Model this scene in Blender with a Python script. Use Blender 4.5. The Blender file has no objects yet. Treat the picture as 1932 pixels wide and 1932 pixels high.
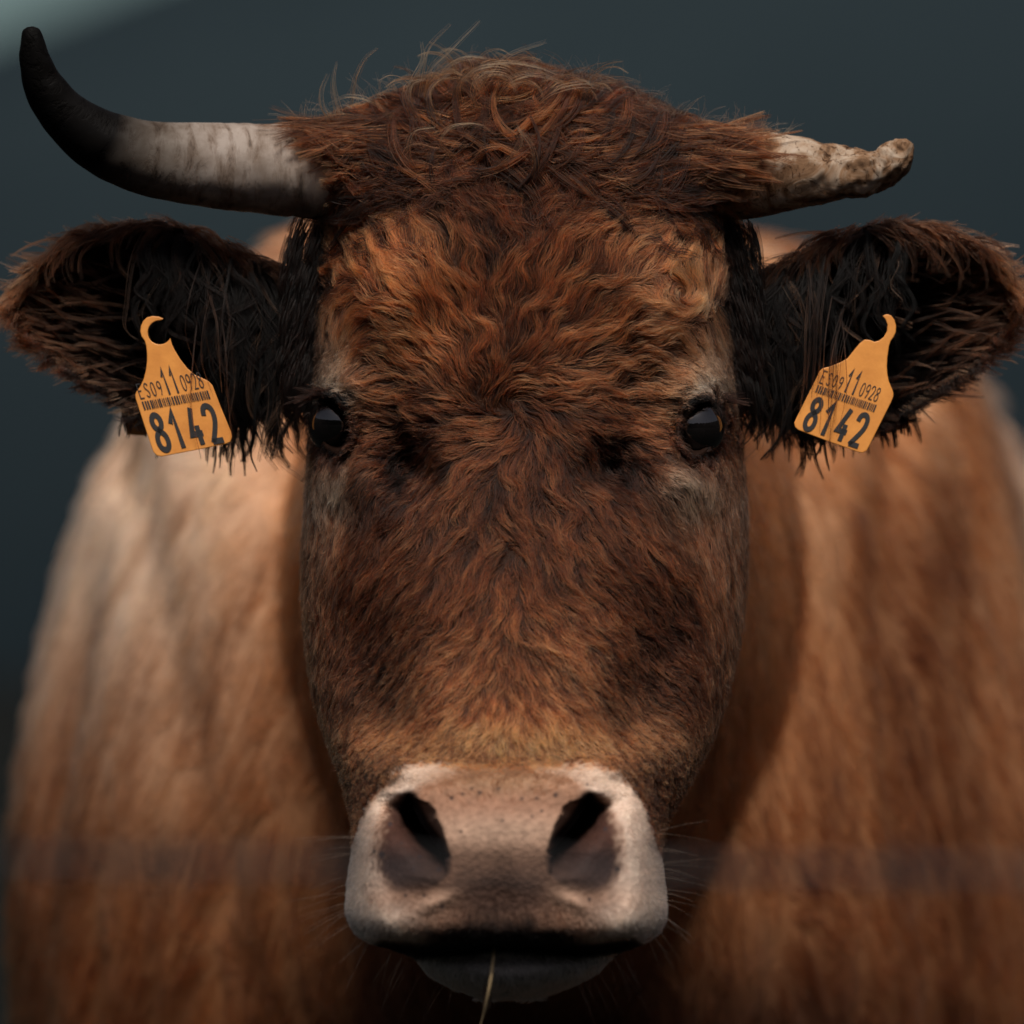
import bpy, bmesh, math, random
import numpy as np
from mathutils import Vector
from mathutils.kdtree import KDTree
from mathutils.bvhtree import BVHTree

rng = np.random.default_rng(7)
random.seed(7)
SC = bpy.context.scene
COL = SC.collection

# ------------------------------------------------------------------ camera
D = 4.0                      # camera to the plane of the eyes, metres
S = 0.565 / 1932.0           # metres per layout unit in that plane
H = 1.25                     # camera height
cam_d = bpy.data.cameras.new('camera')
cam = bpy.data.objects.new('camera', cam_d)
COL.objects.link(cam)
cam.location = (0, -D, H)
cam.rotation_euler = (math.radians(90), 0, 0)
cam_d.sensor_width = 36
cam_d.lens = 36 * D / (1932 * S)
cam_d.clip_start = 0.1
cam_d.clip_end = 6000
cam_d.dof.use_dof = True
cam_d.dof.focus_distance = D - 60 * S
cam_d.dof.aperture_fstop = 5.0
SC.camera = cam

# ------------------------------------------------------------------ light
SUN_EL, SUN_AZ = math.radians(62), math.radians(173)      # azimuth clockwise from +Y
world = bpy.data.worlds.new('World')
SC.world = world
world.use_nodes = True
wn = world.node_tree
bg = wn.nodes['Background']
sky = wn.nodes.new('ShaderNodeTexSky')
sky.sky_type = 'NISHITA'
sky.sun_disc = False
sky.sun_elevation = SUN_EL
sky.sun_rotation = SUN_AZ
sky.air_density = 1.0
sky.dust_density = 3.0
hs = wn.nodes.new('ShaderNodeHueSaturation')      # thin overcast: less blue than a clear sky
hs.inputs['Saturation'].default_value = 0.5
wn.links.new(sky.outputs[0], hs.inputs['Color'])
tn = wn.nodes.new('ShaderNodeMix'); tn.data_type = 'RGBA'; tn.blend_type = 'MULTIPLY'
tn.inputs[0].default_value = 1; tn.inputs[7].default_value = (1.03, 0.95, 0.96, 1)
wn.links.new(hs.outputs[0], tn.inputs[6])
wn.links.new(tn.outputs[2], bg.inputs[0])
bg.inputs[1].default_value = 0.05
sl = bpy.data.lights.new('sun', 'SUN')
sun = bpy.data.objects.new('sun', sl)
COL.objects.link(sun)
sl.energy = 4.4
sl.angle = math.radians(18)
sl.color = (1.0, 0.93, 0.84)
sv = Vector((math.sin(SUN_AZ) * math.cos(SUN_EL), math.cos(SUN_AZ) * math.cos(SUN_EL), math.sin(SUN_EL)))
sun.rotation_euler = sv.to_track_quat('Z', 'Y').to_euler()
SC.view_settings.view_transform = 'Standard'
SC.view_settings.look = 'None'
SC.view_settings.gamma = 1
SC.view_settings.exposure = 0.0
SC.render.engine = 'CYCLES'
SC.cycles.max_bounces = 6
SC.cycles.transparent_max_bounces = 8
SC.cycles_curves.shape = 'RIBBONS'
SC.cycles_curves.subdivisions = 2

# ------------------------------------------------------------------ helpers
def conv(P):
    """layout (right, down, towards camera) -> metres"""
    P = np.asarray(P, dtype=float)
    f = (D - P[..., 2] * S) / D
    return np.stack([(P[..., 0] - 966) * S * f, -P[..., 2] * S, H - (P[..., 1] - 966) * S * f], -1)

def inv(W):
    W = np.asarray(W, dtype=float)
    d = -W[..., 1] / S
    f = (D - d * S) / D
    return np.stack([W[..., 0] / (S * f) + 966, 966 - (W[..., 2] - H) / (S * f), d], -1)

def smooth(a, k):
    if k < 1: return a
    w = np.exp(-0.5 * (np.arange(-3 * k, 3 * k + 1) / k) ** 2); w /= w.sum()
    return np.convolve(np.pad(a, 3 * k, mode='edge'), w, mode='valid')

def sstep(a, b, x):
    t = np.clip((x - a) / (b - a), 0, 1)
    return t * t * (3 - 2 * t)

class Noise:
    """smooth band-limited noise in layout space, about -1..1"""
    def __init__(self, wl, n=14, dim=3, seed=0):
        r = np.random.default_rng(seed)
        v = r.normal(size=(n, dim)); v /= np.linalg.norm(v, axis=1, keepdims=True)
        self.k = v * (2 * math.pi / (wl * r.uniform(0.7, 1.5, n)))[:, None]
        self.p = r.uniform(0, 6.283, n); self.n = n
    def __call__(self, P):
        return np.sin(P @ self.k.T + self.p).sum(-1) / math.sqrt(self.n * 0.5) * 0.6

def gauss(P, cx, cy, rx, ry, rot=0.0):
    dx, dy = P[..., 0] - cx, P[..., 1] - cy
    if rot:
        c, s_ = math.cos(rot), math.sin(rot)
        dx, dy = dx * c + dy * s_, -dx * s_ + dy * c
    return np.exp(-0.5 * ((dx / rx) ** 2 + (dy / ry) ** 2))

def polydist(X, Y, pts):
    """distance to a polyline and the parameter 0..1 along it"""
    best = np.full(X.shape, 1e9); par = np.zeros(X.shape)
    n = len(pts) - 1
    for i in range(n):
        a, b = np.array(pts[i][:2], float), np.array(pts[i + 1][:2], float)
        ab = b - a
        t = np.clip(((X - a[0]) * ab[0] + (Y - a[1]) * ab[1]) / (ab @ ab), 0, 1)
        d = np.hypot(X - a[0] - t * ab[0], Y - a[1] - t * ab[1])
        m = d < best
        best = np.where(m, d, best); par = np.where(m, (i + t) / n, par)
    return best, par

def mesh_obj(name, verts, faces, mat=None, parent=None, smooth_=True):
    me = bpy.data.meshes.new(name)
    me.from_pydata([tuple(v) for v in verts], [], [tuple(f) for f in faces])
    me.update()
    if smooth_:
        me.polygons.foreach_set('use_smooth', [True] * len(me.polygons))
    o = bpy.data.objects.new(name, me)
    COL.objects.link(o)
    if mat: me.materials.append(mat)
    if parent: 
        o.parent = parent
        o.matrix_parent_inverse = parent.matrix_world.inverted()
    return o

def empty(name, loc):
    o = bpy.data.objects.new(name, None)
    COL.objects.link(o)
    o.location = loc
    bpy.context.view_layer.update()
    return o

def adopt(o, parent):
    o.parent = parent
    o.matrix_parent_inverse = parent.matrix_world.inverted()

def ring_faces(nr, nc, cap=True, off=0):
    i = np.arange(nr - 1)[:, None]; j = np.arange(nc)[None, :]
    a = i * nc + j; b = i * nc + (j + 1) % nc; c = (i + 1) * nc + (j + 1) % nc; d = (i + 1) * nc + j
    F = (np.stack([a, b, c, d], -1).reshape(-1, 4) + off).tolist()
    return F

def loft(rings):
    """rings: (nr, nc, 3) -> verts, faces closed by fans"""
    nr, nc = rings.shape[:2]
    V = rings.reshape(-1, 3)
    F = ring_faces(nr, nc)
    c0 = rings[0].mean(0); c1 = rings[-1].mean(0)
    V = np.vstack([V, c0, c1])
    for j in range(nc):
        F.append([nr * nc, (j + 1) % nc, j])
        F.append([nr * nc + 1, (nr - 1) * nc + j, (nr - 1) * nc + (j + 1) % nc])
    return V, F

# ------------------------------------------------------------------ materials
def new_mat(name):
    m = bpy.data.materials.new(name); m.use_nodes = True
    nt = m.node_tree
    b = nt.nodes['Principled BSDF']
    return m, nt, b

def set_in(b, **kw):
    for k, v in kw.items():
        k = k.replace('_', ' ')
        if k in b.inputs: b.inputs[k].default_value = v

def noise_node(nt, scale, detail=4, rough=0.55, vec=None, dist=0.0):
    n = nt.nodes.new('ShaderNodeTexNoise')
    n.inputs['Scale'].default_value = scale
    n.inputs['Detail'].default_value = detail
    n.inputs['Roughness'].default_value = rough
    n.inputs['Distortion'].default_value = dist
    if vec is not None: nt.links.new(vec, n.inputs['Vector'])
    return n

def ramp(nt, fac, stops):
    r = nt.nodes.new('ShaderNodeValToRGB')
    el = r.color_ramp.elements
    while len(el) < len(stops): el.new(0.5)
    for e, (p, c) in zip(el, stops):
        e.position = p; e.color = (*c, 1) if len(c) == 3 else c
    nt.links.new(fac, r.inputs[0])
    return r

def mixc(nt, fac, a, b, mode='MIX'):
    m = nt.nodes.new('ShaderNodeMix'); m.data_type = 'RGBA'; m.blend_type = mode
    for s_, v in ((m.inputs[0], fac), (m.inputs[6], a), (m.inputs[7], b)):
        if isinstance(v, (int, float)): s_.default_value = v
        elif isinstance(v, tuple): s_.default_value = (*v, 1)
        else: nt.links.new(v, s_)
    return m.outputs[2]

def bump(nt, b, height, strength, dist):
    n = nt.nodes.new('ShaderNodeBump')
    n.inputs['Strength'].default_value = strength
    n.inputs['Distance'].default_value = dist
    nt.links.new(height, n.inputs['Height'])
    nt.links.new(n.outputs[0], b.inputs['Normal'])

def mat_fur(name, rough=0.5, spec=0.25):
    m = bpy.data.materials.new(name); m.use_nodes = True
    nt = m.node_tree; nt.nodes.clear()
    out = nt.nodes.new('ShaderNodeOutputMaterial')
    a = nt.nodes.new('ShaderNodeAttribute'); a.attribute_name = 'tint'
    h = nt.nodes.new('ShaderNodeBsdfHairPrincipled')
    h.parametrization = 'COLOR'
    nt.links.new(a.outputs['Color'], h.inputs['Color'])
    for k_, v_ in (('Roughness', rough), ('Radial Roughness', 0.6), ('Coat', 0.0), ('IOR', 1.28), ('Random Roughness', 0.2)):
        if k_ in h.inputs: h.inputs[k_].default_value = v_
    nt.links.new(h.outputs[0], out.inputs[0])
    return m

def mat_skin():
    m, nt, b = new_mat('hide_and_skin')
    a = nt.nodes.new('ShaderNodeAttribute'); a.attribute_name = 'tint'
    tc = nt.nodes.new('ShaderNodeTexCoord')
    n1 = noise_node(nt, 900, 3, 0.6, tc.outputs['Object'])
    n2 = noise_node(nt, 130, 4, 0.6, tc.outputs['Object'])
    c = mixc(nt, 0.35, a.outputs['Color'], n2.outputs['Fac'], 'OVERLAY')
    nt.links.new(c, b.inputs['Base Color'])
    v = nt.nodes.new('ShaderNodeTexVoronoi'); v.inputs['Scale'].default_value = 330
    nt.links.new(tc.outputs['Object'], v.inputs['Vector'])
    ad = nt.nodes.new('ShaderNodeMath'); ad.operation = 'ADD'
    nt.links.new(v.outputs['Distance'], ad.inputs[0]); nt.links.new(n1.outputs['Fac'], ad.inputs[1])
    bump(nt, b, ad.outputs[0], 0.55, 0.0009)
    set_in(b, Roughness=0.6, IOR=1.38)
    b.inputs['Specular IOR Level'].default_value = 0.13
    return m

FUR = mat_fur('fur')
SKIN = mat_skin()

def mat_eye():
    m, nt, b = new_mat('wet_eye')
    set_in(b, Roughness=0.03, IOR=1.8)
    b.inputs['Base Color'].default_value = (0.004, 0.003, 0.003, 1)
    b.inputs['Coat Weight'].default_value = 0.6
    return m
EYE = mat_eye()

def mat_horn(broken):
    m, nt, b = new_mat('broken_horn' if broken else 'horn')
    tc = nt.nodes.new('ShaderNodeTexCoord')
    at = nt.nodes.new('ShaderNodeAttribute'); at.attribute_name = 'along'      # x: along the horn, y: around it
    sp = nt.nodes.new('ShaderNodeSeparateXYZ'); nt.links.new(at.outputs['Vector'], sp.inputs[0])
    if broken:
        n = noise_node(nt, 42, 8, 0.68, tc.outputs['Object'], 1.2)
        n2 = noise_node(nt, 95, 6, 0.7, tc.outputs['Object'], 2.2)
        r = ramp(nt, n.outputs['Fac'], [(0.34, (0.05, 0.028, 0.018)), (0.46, (0.20, 0.115, 0.065)), (0.57, (0.33, 0.25, 0.185)), (0.74, (0.46, 0.39, 0.33))])
        r2 = ramp(nt, n2.outputs['Fac'], [(0.38, (0.12, 0.07, 0.045)), (0.46, (1, 1, 1))])
        c = mixc(nt, 0.85, r.outputs[0], r2.outputs[0], 'MULTIPLY')
        nt.links.new(c, b.inputs['Base Color'])
        bump(nt, b, r.outputs[0], 0.7, 0.0016)
        set_in(b, Roughness=0.75)
    else:
        cmb = nt.nodes.new('ShaderNodeCombineXYZ')
        mu = nt.nodes.new('ShaderNodeMath'); mu.operation = 'MULTIPLY'; mu.inputs[1].default_value = 34
        nt.links.new(sp.outputs['X'], mu.inputs[0]); nt.links.new(mu.outputs[0], cmb.inputs[0])
        mu2 = nt.nodes.new('ShaderNodeMath'); mu2.operation = 'MULTIPLY'; mu2.inputs[1].default_value = 3.2
        nt.links.new(sp.outputs['Y'], mu2.inputs[0]); nt.links.new(mu2.outputs[0], cmb.inputs[1])
        rings = noise_node(nt, 1.0, 5, 0.62, cmb.outputs[0], 0.4)
        base = ramp(nt, sp.outputs['X'], [(0.0, (0.003, 0.0028, 0.0028)), (0.34, (0.005, 0.0045, 0.0045)), (0.48, (0.12, 0.10, 0.085)), (0.60, (0.29, 0.245, 0.215)), (0.84, (0.28, 0.23, 0.195)), (1.0, (0.20, 0.15, 0.12))])
        n = noise_node(nt, 60, 6, 0.6, tc.outputs['Object'])
        blot = ramp(nt, n.outputs['Fac'], [(0.32, (0.45, 0.38, 0.32)), (0.6, (1, 1, 1))])
        c = mixc(nt, 0.8, base.outputs[0], blot.outputs[0], 'MULTIPLY')
        rr = ramp(nt, rings.outputs['Fac'], [(0.30, (0.12, 0.10, 0.09)), (0.38, (0.62, 0.55, 0.5)), (0.52, (1, 1, 1))])
        c = mixc(nt, 0.8, c, rr.outputs[0], 'MULTIPLY')
        nt.links.new(c, b.inputs['Base Color'])
        bump(nt, b, rr.outputs[0], 0.5, 0.0012)
        set_in(b, Roughness=0.6)
    b.inputs['Specular IOR Level'].default_value = 0.04
    return m

# ------------------------------------------------------------------ ground and hills
def mat_ground():
    m, nt, b = new_mat('dark_grass')
    tc = nt.nodes.new('ShaderNodeTexCoord')
    n = noise_node(nt, 0.9, 8, 0.65, tc.outputs['Object'])
    r = ramp(nt, n.outputs['Fac'], [(0.3, (0.003, 0.0035, 0.0035)), (0.7, (0.006, 0.0065, 0.0055))])
    nt.links.new(r.outputs[0], b.inputs['Base Color'])
    bump(nt, b, n.outputs['Fac'], 0.6, 0.1)
    set_in(b, Roughness=1.0); b.inputs['Specular IOR Level'].default_value = 0.05
    return m

def mat_hill(name, c0, c1, sc=0.006):
    m, nt, b = new_mat(name)
    tc = nt.nodes.new('ShaderNodeTexCoord')
    n = noise_node(nt, sc, 8, 0.6, tc.outputs['Object'])
    r = ramp(nt, n.outputs['Fac'], [(0.35, c0), (0.65, c1)])
    # darker low on the slope, paler above
    sx = nt.nodes.new('ShaderNodeSeparateXYZ'); nt.links.new(tc.outputs['Object'], sx.inputs[0])
    mr = nt.nodes.new('ShaderNodeMapRange'); mr.inputs[1].default_value = -25; mr.inputs[2].default_value = 62
    nt.links.new(sx.outputs['Z'], mr.inputs[0])
    low = mixc(nt, mr.outputs[0], tuple(v * 0.5 for v in c0), r.outputs[0])
    nt.links.new(low, b.inputs['Base Color'])
    set_in(b, Roughness=1.0); b.inputs['Specular IOR Level'].default_value = 0.0
    return m

def terrain():
    n = 160
    g = np.sinh(np.linspace(-1, 1, n) * 5.2) / math.sinh(5.2)
    X, Y = np.meshgrid(g * 3000, g * 3000)
    nz = Noise(60, 14, 2, 3); nb = Noise(7, 12, 2, 4)
    P = np.stack([X, Y], -1)
    Z = -0.03 + 0.03 * nb(P)
    far = sstep(48, 150, Y)
    Z = Z - far * (12 + 3 * nz(P)) * sstep(48, 900, Y) * 6 - 0.9 * sstep(50, 75, Y)
    V = np.stack([X, Y, Z], -1).reshape(-1, 3)
    F = [(i * n + j, i * n + j + 1, (i + 1) * n + j + 1, (i + 1) * n + j) for i in range(n - 1) for j in range(n - 1)]
    o = mesh_obj('ground', V, F, mat_ground())
    o['kind'] = 'structure'
    return o
terrain()

def hill(name, y0, y1, height_fn, mat, seed):
    nx, ny = 200, 40
    xs = np.linspace(-1500, 1500, nx); ts = np.linspace(0, 1, ny)
    X, T = np.meshgrid(xs, ts)
    Y = y0 + (y1 - y0) * T
    nz = Noise(160, 16, 2, seed); n2 = Noise(40, 16, 2, seed + 1)
    P = np.stack([X, Y], -1)
    Z = -110 + (height_fn(X) + 110) * np.sin(T * math.pi / 2) + (1.2 * nz(P) + 0.6 * n2(P)) * np.minimum(T * 3, 1)
    V = np.stack([X, Y, Z], -1).reshape(-1, 3)
    F = [(i * nx + j, i * nx + j + 1, (i + 1) * nx + j + 1, (i + 1) * nx + j) for i in range(ny - 1) for j in range(nx - 1)]
    # closing back slope
    base = len(V)
    back = np.stack([xs, np.full(nx, y1 + 400), np.full(nx, -140.0)], -1)
    V = np.vstack([V, back])
    k = (ny - 1) * nx
    F += [(k + j, k + j + 1, base + j + 1, base + j) for j in range(nx - 1)]
    o = mesh_obj(name, V, F, mat)
    o['kind'] = 'structure'
    return o
# near dark hill: its ridge drops towards the left of the view
hill('hills', 600, 1000, lambda x: np.minimum(200, 66 + (x + 71) * 0.42), mat_hill('dark_hillside', (0.0125, 0.0195, 0.0245), (0.018, 0.027, 0.032)), 5)
hill('hills', 1700, 2300, lambda x: 420 + 0 * x, mat_hill('sky_tone_hillside', (0.095, 0.145, 0.150), (0.115, 0.170, 0.175), 0.002), 9)  # added far slope in place of the sky corner; haze is in its colour

def valley():  # added to block low sky and raise the horizon mirrored in the eyes
    """unseen slopes behind the camera and at its sides"""
    na, nr = 120, 30
    A = np.linspace(math.radians(125), math.radians(415), na)      # counter-clockwise from +X, open towards +Y
    t = np.linspace(0, 1, nr)
    nz = Noise(90, 14, 2, 15)
    V = []
    for tt in t:
        r = 160 + 260 * tt
        P = np.stack([r * np.cos(A), r * np.sin(A)], -1)
        z = -1 + 110 * math.sin(tt * math.pi / 2) + 9 * nz(P) * min(1, 3 * tt)
        V.append(np.concatenate([P, z[:, None]], 1))
    V = np.array(V).reshape(-1, 3)
    F = [(i * na + j, (i + 1) * na + j, (i + 1) * na + j + 1, i * na + j + 1) for i in range(nr - 1) for j in range(na - 1)]
    o = mesh_obj('hills', V, F, mat_hill('sky_blocking_slope', (0.012, 0.013, 0.013), (0.02, 0.021, 0.02), 0.02))
    o['kind'] = 'structure'
valley()

# ------------------------------------------------------------------ the cow
cow = empty('cow', (0.05, 0.9, 0))
cow['label'] = 'brown shaggy cow with one long and one broken horn facing the camera'
cow['category'] = 'cow'

T = np.array([
 #  py    xl    xr    zc    zs    zb    n
 [ 128,  905, 1005, -170, -185, -260, 2.2],
 [ 144,  860, 1060, -140, -190, -330, 2.2],
 [ 165,  835, 1115, -110, -200, -400, 2.2],
 [ 195,  785, 1195,  -75, -205, -470, 2.2],
 [ 230,  718, 1262,  -40, -210, -540, 2.3],
 [ 290,  640, 1325,   -5, -215, -600, 2.4],
 [ 350,  618, 1358,   20, -220, -640, 2.5],
 [ 430,  606, 1372,   50, -220, -670, 2.6],
 [ 520,  602, 1378,   80, -220, -690, 2.7],
 [ 620,  600, 1376,  110, -215, -700, 2.7],
 [ 720,  592, 1384,  140, -205, -710, 2.6],
 [ 800,  588, 1392,  165, -200, -715, 2.5],
 [ 900,  584, 1398,  200, -195, -710, 2.4],
 [1000,  580, 1402,  240, -180, -690, 2.3],
 [1100,  578, 1398,  285, -155, -660, 2.3],
 [1200,  582, 1390,  330, -115, -610, 2.2],
 [1300,  594, 1370,  380,  -60, -540, 2.2],
 [1400,  622, 1338,  430,   20, -430, 2.2],
 [1480,  648, 1300,  470,  110, -320, 2.3],
 [1550,  666, 1258,  500,  200, -220, 2.5],
 [1600,  668, 1243,  515,  260, -150, 2.7],
 [1660,  659, 1250,  520,  300,  -90, 2.8],
 [1715,  654, 1257,  515,  315,  -40, 2.8],
 [1740,  660, 1252,  515,  320,  -10, 2.8],
 [1762,  674, 1240,  510,  320,    0, 2.7],
 [1778,  702, 1214,  492,  312,   10, 2.6],
 [1788,  738, 1186,  450,  290,   20, 2.4],
 [1798,  778, 1158,  440,  280,   30, 2.3],
 [1825,  800, 1134,  502,  270,   50, 2.2],
 [1848,  830, 1096,  494,  260,   80, 2.1],
 [1866,  868, 1052,  455,  250,  110, 2.0],
 [1880,  915, 1000,  340,  245,  150, 2.0],
], float)

MOUTH = [(725, 1787), (800, 1793), (880, 1789), (950, 1784), (1020, 1788), (1100, 1792), (1190, 1783)]
SLIT_L = [(774, 1508), (779, 1524), (796, 1558), (840, 1614)]
SLIT_R = [(1109, 1508), (1105, 1522), (1085, 1554), (1040, 1606)]
EYE_L = (629, 800, 0.28)
EYE_R = (1318, 806, -0.28)

def muzzle_q(X, Y):
    rx = np.interp(Y, [1600, 1690], [290, 303])
    return (np.abs(X - 955) / rx) ** 2.3 + (np.abs(Y - 1622) / 184) ** 2.3

nzf = Noise(55, 16, 3, 21); nzc = Noise(140, 14, 3, 22)

def detail(P):
    """change of depth over the front of the head, as a function of the place on it"""
    X, Y = P[..., 0], P[..., 1]
    d = np.zeros(X.shape)
    q = muzzle_q(X, Y)
    qb = (np.abs(X - 955) / np.interp(Y, [1600, 1690], [290, 303])) ** 2.3 + (np.abs(Y - 1622) / np.where(Y > 1622, 330, 184)) ** 2.3
    d += 85 * sstep(1.12, 0.55, qb) * sstep(1812, 1776, Y)
    # face
    d += 42 * gauss(P, 715, 545, 75, 85) + 42 * gauss(P, 1265, 555, 75, 85)
    d += 34 * gauss(P, 625, 722, 60, 26, 0.15) + 34 * gauss(P, 1325, 728, 60, 26, -0.15)
    d += 30 * gauss(P, 640, 905, 60, 40) + 30 * gauss(P, 1310, 915, 60, 40)
    d -= 75 * gauss(P, 770, 885, 30, 42, -0.3) + 70 * gauss(P, 1158, 890, 34, 36, 0.3)
    d -= 26 * gauss(P, 745, 790, 40, 90) + 26 * gauss(P, 1205, 790, 40, 90)
    d -= 55 * gauss(P, 705, 1300, 50, 110, -0.15) + 60 * gauss(P, 1225, 1310, 55, 110, 0.15)
    d += 26 * gauss(P, 690, 1435, 60, 40) + 26 * gauss(P, 1245, 1440, 60, 40)
    d -= 30 * gauss(P, 625, 480, 50, 60) + 30 * gauss(P, 1350, 480, 50, 60)
    d -= 22 * gauss(P, 965, 790, 60, 60)
    d += 4.0 * nzc(P) * sstep(1430, 1300, Y)
    # muzzle
    mz = sstep(1.02, 0.8, q)
    d += 18 * gauss(P, 945, 1545, 130, 70) * mz
    d -= 20 * gauss(P, 725, 1585, 38, 75, 0.05) + 20 * gauss(P, 1160, 1585, 38, 75, -0.05)
    d += 32 * gauss(P, 700, 1505, 20, 60, 0.5) + 32 * gauss(P, 1200, 1505, 20, 60, -0.5) + 26 * gauss(P, 765, 1458, 42, 16) + 26 * gauss(P, 1125, 1458, 42, 16)
    d -= 9 * gauss(P, 752, 1655, 60, 34, 0.15) + 9 * gauss(P, 1130, 1650, 60, 34, -0.15)
    d += 7 * gauss(P, 820, 1705, 30, 9, -0.45) + 7 * gauss(P, 1082, 1702, 30, 9, 0.45)
    d += 24 * gauss(P, 705, 1752, 46, 34) + 24 * gauss(P, 1205, 1750, 46, 34)
    d -= 12 * gauss(P, 948, 1700, 12, 60)
    for sl_ in (SLIT_L, SLIT_R):
        dist, t = polydist(X, Y, sl_)
        w = np.interp(t, [0, 0.25, 0.55, 0.8, 1.0], [7, 18, 27, 20, 6])
        d -= 100 * sstep(w * 1.5, w * 0.2, dist)
        # the wing dips into the nostril from outside
        side = -1 if sl_ is SLIT_L else 1
        cx = np.interp(Y, [p[1] for p in sl_], [p[0] for p in sl_])
        out = (X - cx) * side
        d -= 120 * np.exp(-(np.clip(out, 0, 999) / 50.0) ** 2.0) * (out > 0) * sstep(1490, 1530, Y) * sstep(1660, 1600, Y)
    dist, t = polydist(X, Y, MOUTH)
    d -= 60 * np.exp(-0.5 * (dist / 7.0) ** 2)
    # eyes
    for (cx, cy, rot) in (EYE_L, EYE_R):
        c, s_ = math.cos(rot), math.sin(rot)
        dx, dy = X - cx, Y - cy
        u, v = dx * c - dy * s_, dx * s_ + dy * c
        e = np.sqrt((u / 29) ** 2 + (v / 45) ** 2)
        d -= 105 * sstep(1.06, 0.86, e)
        d += 15 * np.exp(-0.5 * ((e - 1.25) / 0.16) ** 2)
        d += 16 * np.exp(-0.5 * ((e - 1.28) / 0.2) ** 2) * sstep(0, -40, v)
        d -= 8 * np.exp(-0.5 * ((e - 1.65) / 0.12) ** 2) * sstep(0, 30, v)
    return d

def head_rings():
    py = np.concatenate([np.linspace(128, 1420, 330), np.linspace(1423, 1880, 190)])
    tab = [smooth(np.interp(np.linspace(128, 1880, 1753), T[:, 0], T[:, k]), 8) for k in range(1, 7)]
    g = [np.interp(py, np.linspace(128, 1880, 1753), t) for t in tab]
    xl, xr, zc, zs, zb, n = [a[:, None] for a in g]
    nf, nb = 460, 80
    ph = np.linspace(math.pi, 0, nf)[None, :]
    c, s_ = np.cos(ph), np.sin(ph)
    tx = np.sign(c) * np.abs(c) ** (2 / n); ty = np.abs(s_) ** (2 / n)
    cx, hw = (xl + xr) / 2, (xr - xl) / 2
    X = cx + hw * tx; Z = zs + (zc - zs) * ty
    Y = np.repeat(py[:, None], nf, 1)
    P = np.stack([X, Y, Z], -1)
    fade = np.clip(ty * 2.2, 0, 1)
    P[..., 2] += detail(P) * fade
    ph = np.linspace(0, -math.pi, nb + 2)[None, 1:-1]
    c, s_ = np.cos(ph), np.abs(np.sin(ph))
    X = cx + hw * np.sign(c) * np.abs(c) ** 0.9; Z = zs - (zs - zb) * s_ ** 0.9
    B = np.stack([X, np.repeat(py[:, None], nb, 1), Z], -1)
    return np.concatenate([P, B], 1)

HR = head_rings()
hv, hf = loft(HR)

def head_depth(x, y):
    """depth of the front surface at a place"""
    i = int(np.argmin(np.abs(HR[:, 0, 1] - y)))
    r = HR[i, :460]
    return float(np.interp(x, r[:, 0], r[:, 2]))

# ears: outline top and bottom along the ear, cupped towards the camera
EAR_L = dict(x=[640, 590, 520, 440, 380, 300, 220, 150, 100, 60, 32, 18], top=[560, 530, 500, 466, 438, 421, 427, 446, 470, 508, 545, 572],
             bot=[700, 725, 770, 800, 812, 800, 758, 712, 682, 650, 618, 592])
EAR_R = dict(x=[1330, 1380, 1440, 1500, 1560, 1640, 1700, 1780, 1850, 1895, 1915, 1925], top=[560, 540, 512, 486, 456, 424, 414, 430, 466, 510, 545, 570],
             bot=[700, 735, 780, 812, 822, 812, 788, 730, 690, 640, 610, 590])
def ear_surface(E, side):
    nu, nv = 120, 70
    xk = np.array(E['x'], float); L = np.linspace(0, 1, len(xk)); u = np.linspace(0, 1, nu)
    def ip(a): return smooth(np.interp(u, L, np.array(a, float)), 3)
    x, top, bot = ip(E['x']), ip(E['top']), ip(E['bot'])
    def surf(sgn, thick):
        v = np.linspace(-1, 1, nv)[None, :]
        yy = (top + bot)[:, None] / 2 + (bot - top)[:, None] / 2 * v
        base = np.interp(u, [0, 0.3, 1], [-300, -235, -190])[:, None]
        cup = np.interp(u, [0, 0.15, 0.5, 1], [60, 150, 120, 20])[:, None]
        z = base - cup * (1 - v ** 2) ** 0.8
        z = z + 24 * np.exp(-((v + 0.95) / 0.12) ** 2) * np.sin(u * math.pi)[:, None]
        th = thick[:, None] * np.sqrt(np.clip(1 - v ** 4, 0, 1)) + 1
        xx = np.repeat(x[:, None], nv, 1) + side * 18 * (1 - v ** 2)
        return np.stack([xx, yy, z + sgn * th], -1)
    th = np.interp(u, [0, 0.2, 0.8, 1], [40, 20, 10, 5])
    f = surf(1, th * 0.5); b = surf(-1, th * 1.0)
    ring = np.concatenate([f, b[:, ::-1]], 1)
    return f, ring
earLf, earLr = ear_surface(EAR_L, 1)
earRf, earRr = ear_surface(EAR_R, -1)
def fix_winding(V, F):
    V = np.asarray(V); t = np.array([[f[0], f[1], f[2]] for f in F])
    c = V.mean(0)
    a, b, d = V[t[:, 0]] - c, V[t[:, 1]] - c, V[t[:, 2]] - c
    if (np.einsum('ij,ij->i', a, np.cross(b, d))).sum() < 0: F = [f[::-1] for f in F]
    return F

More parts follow.
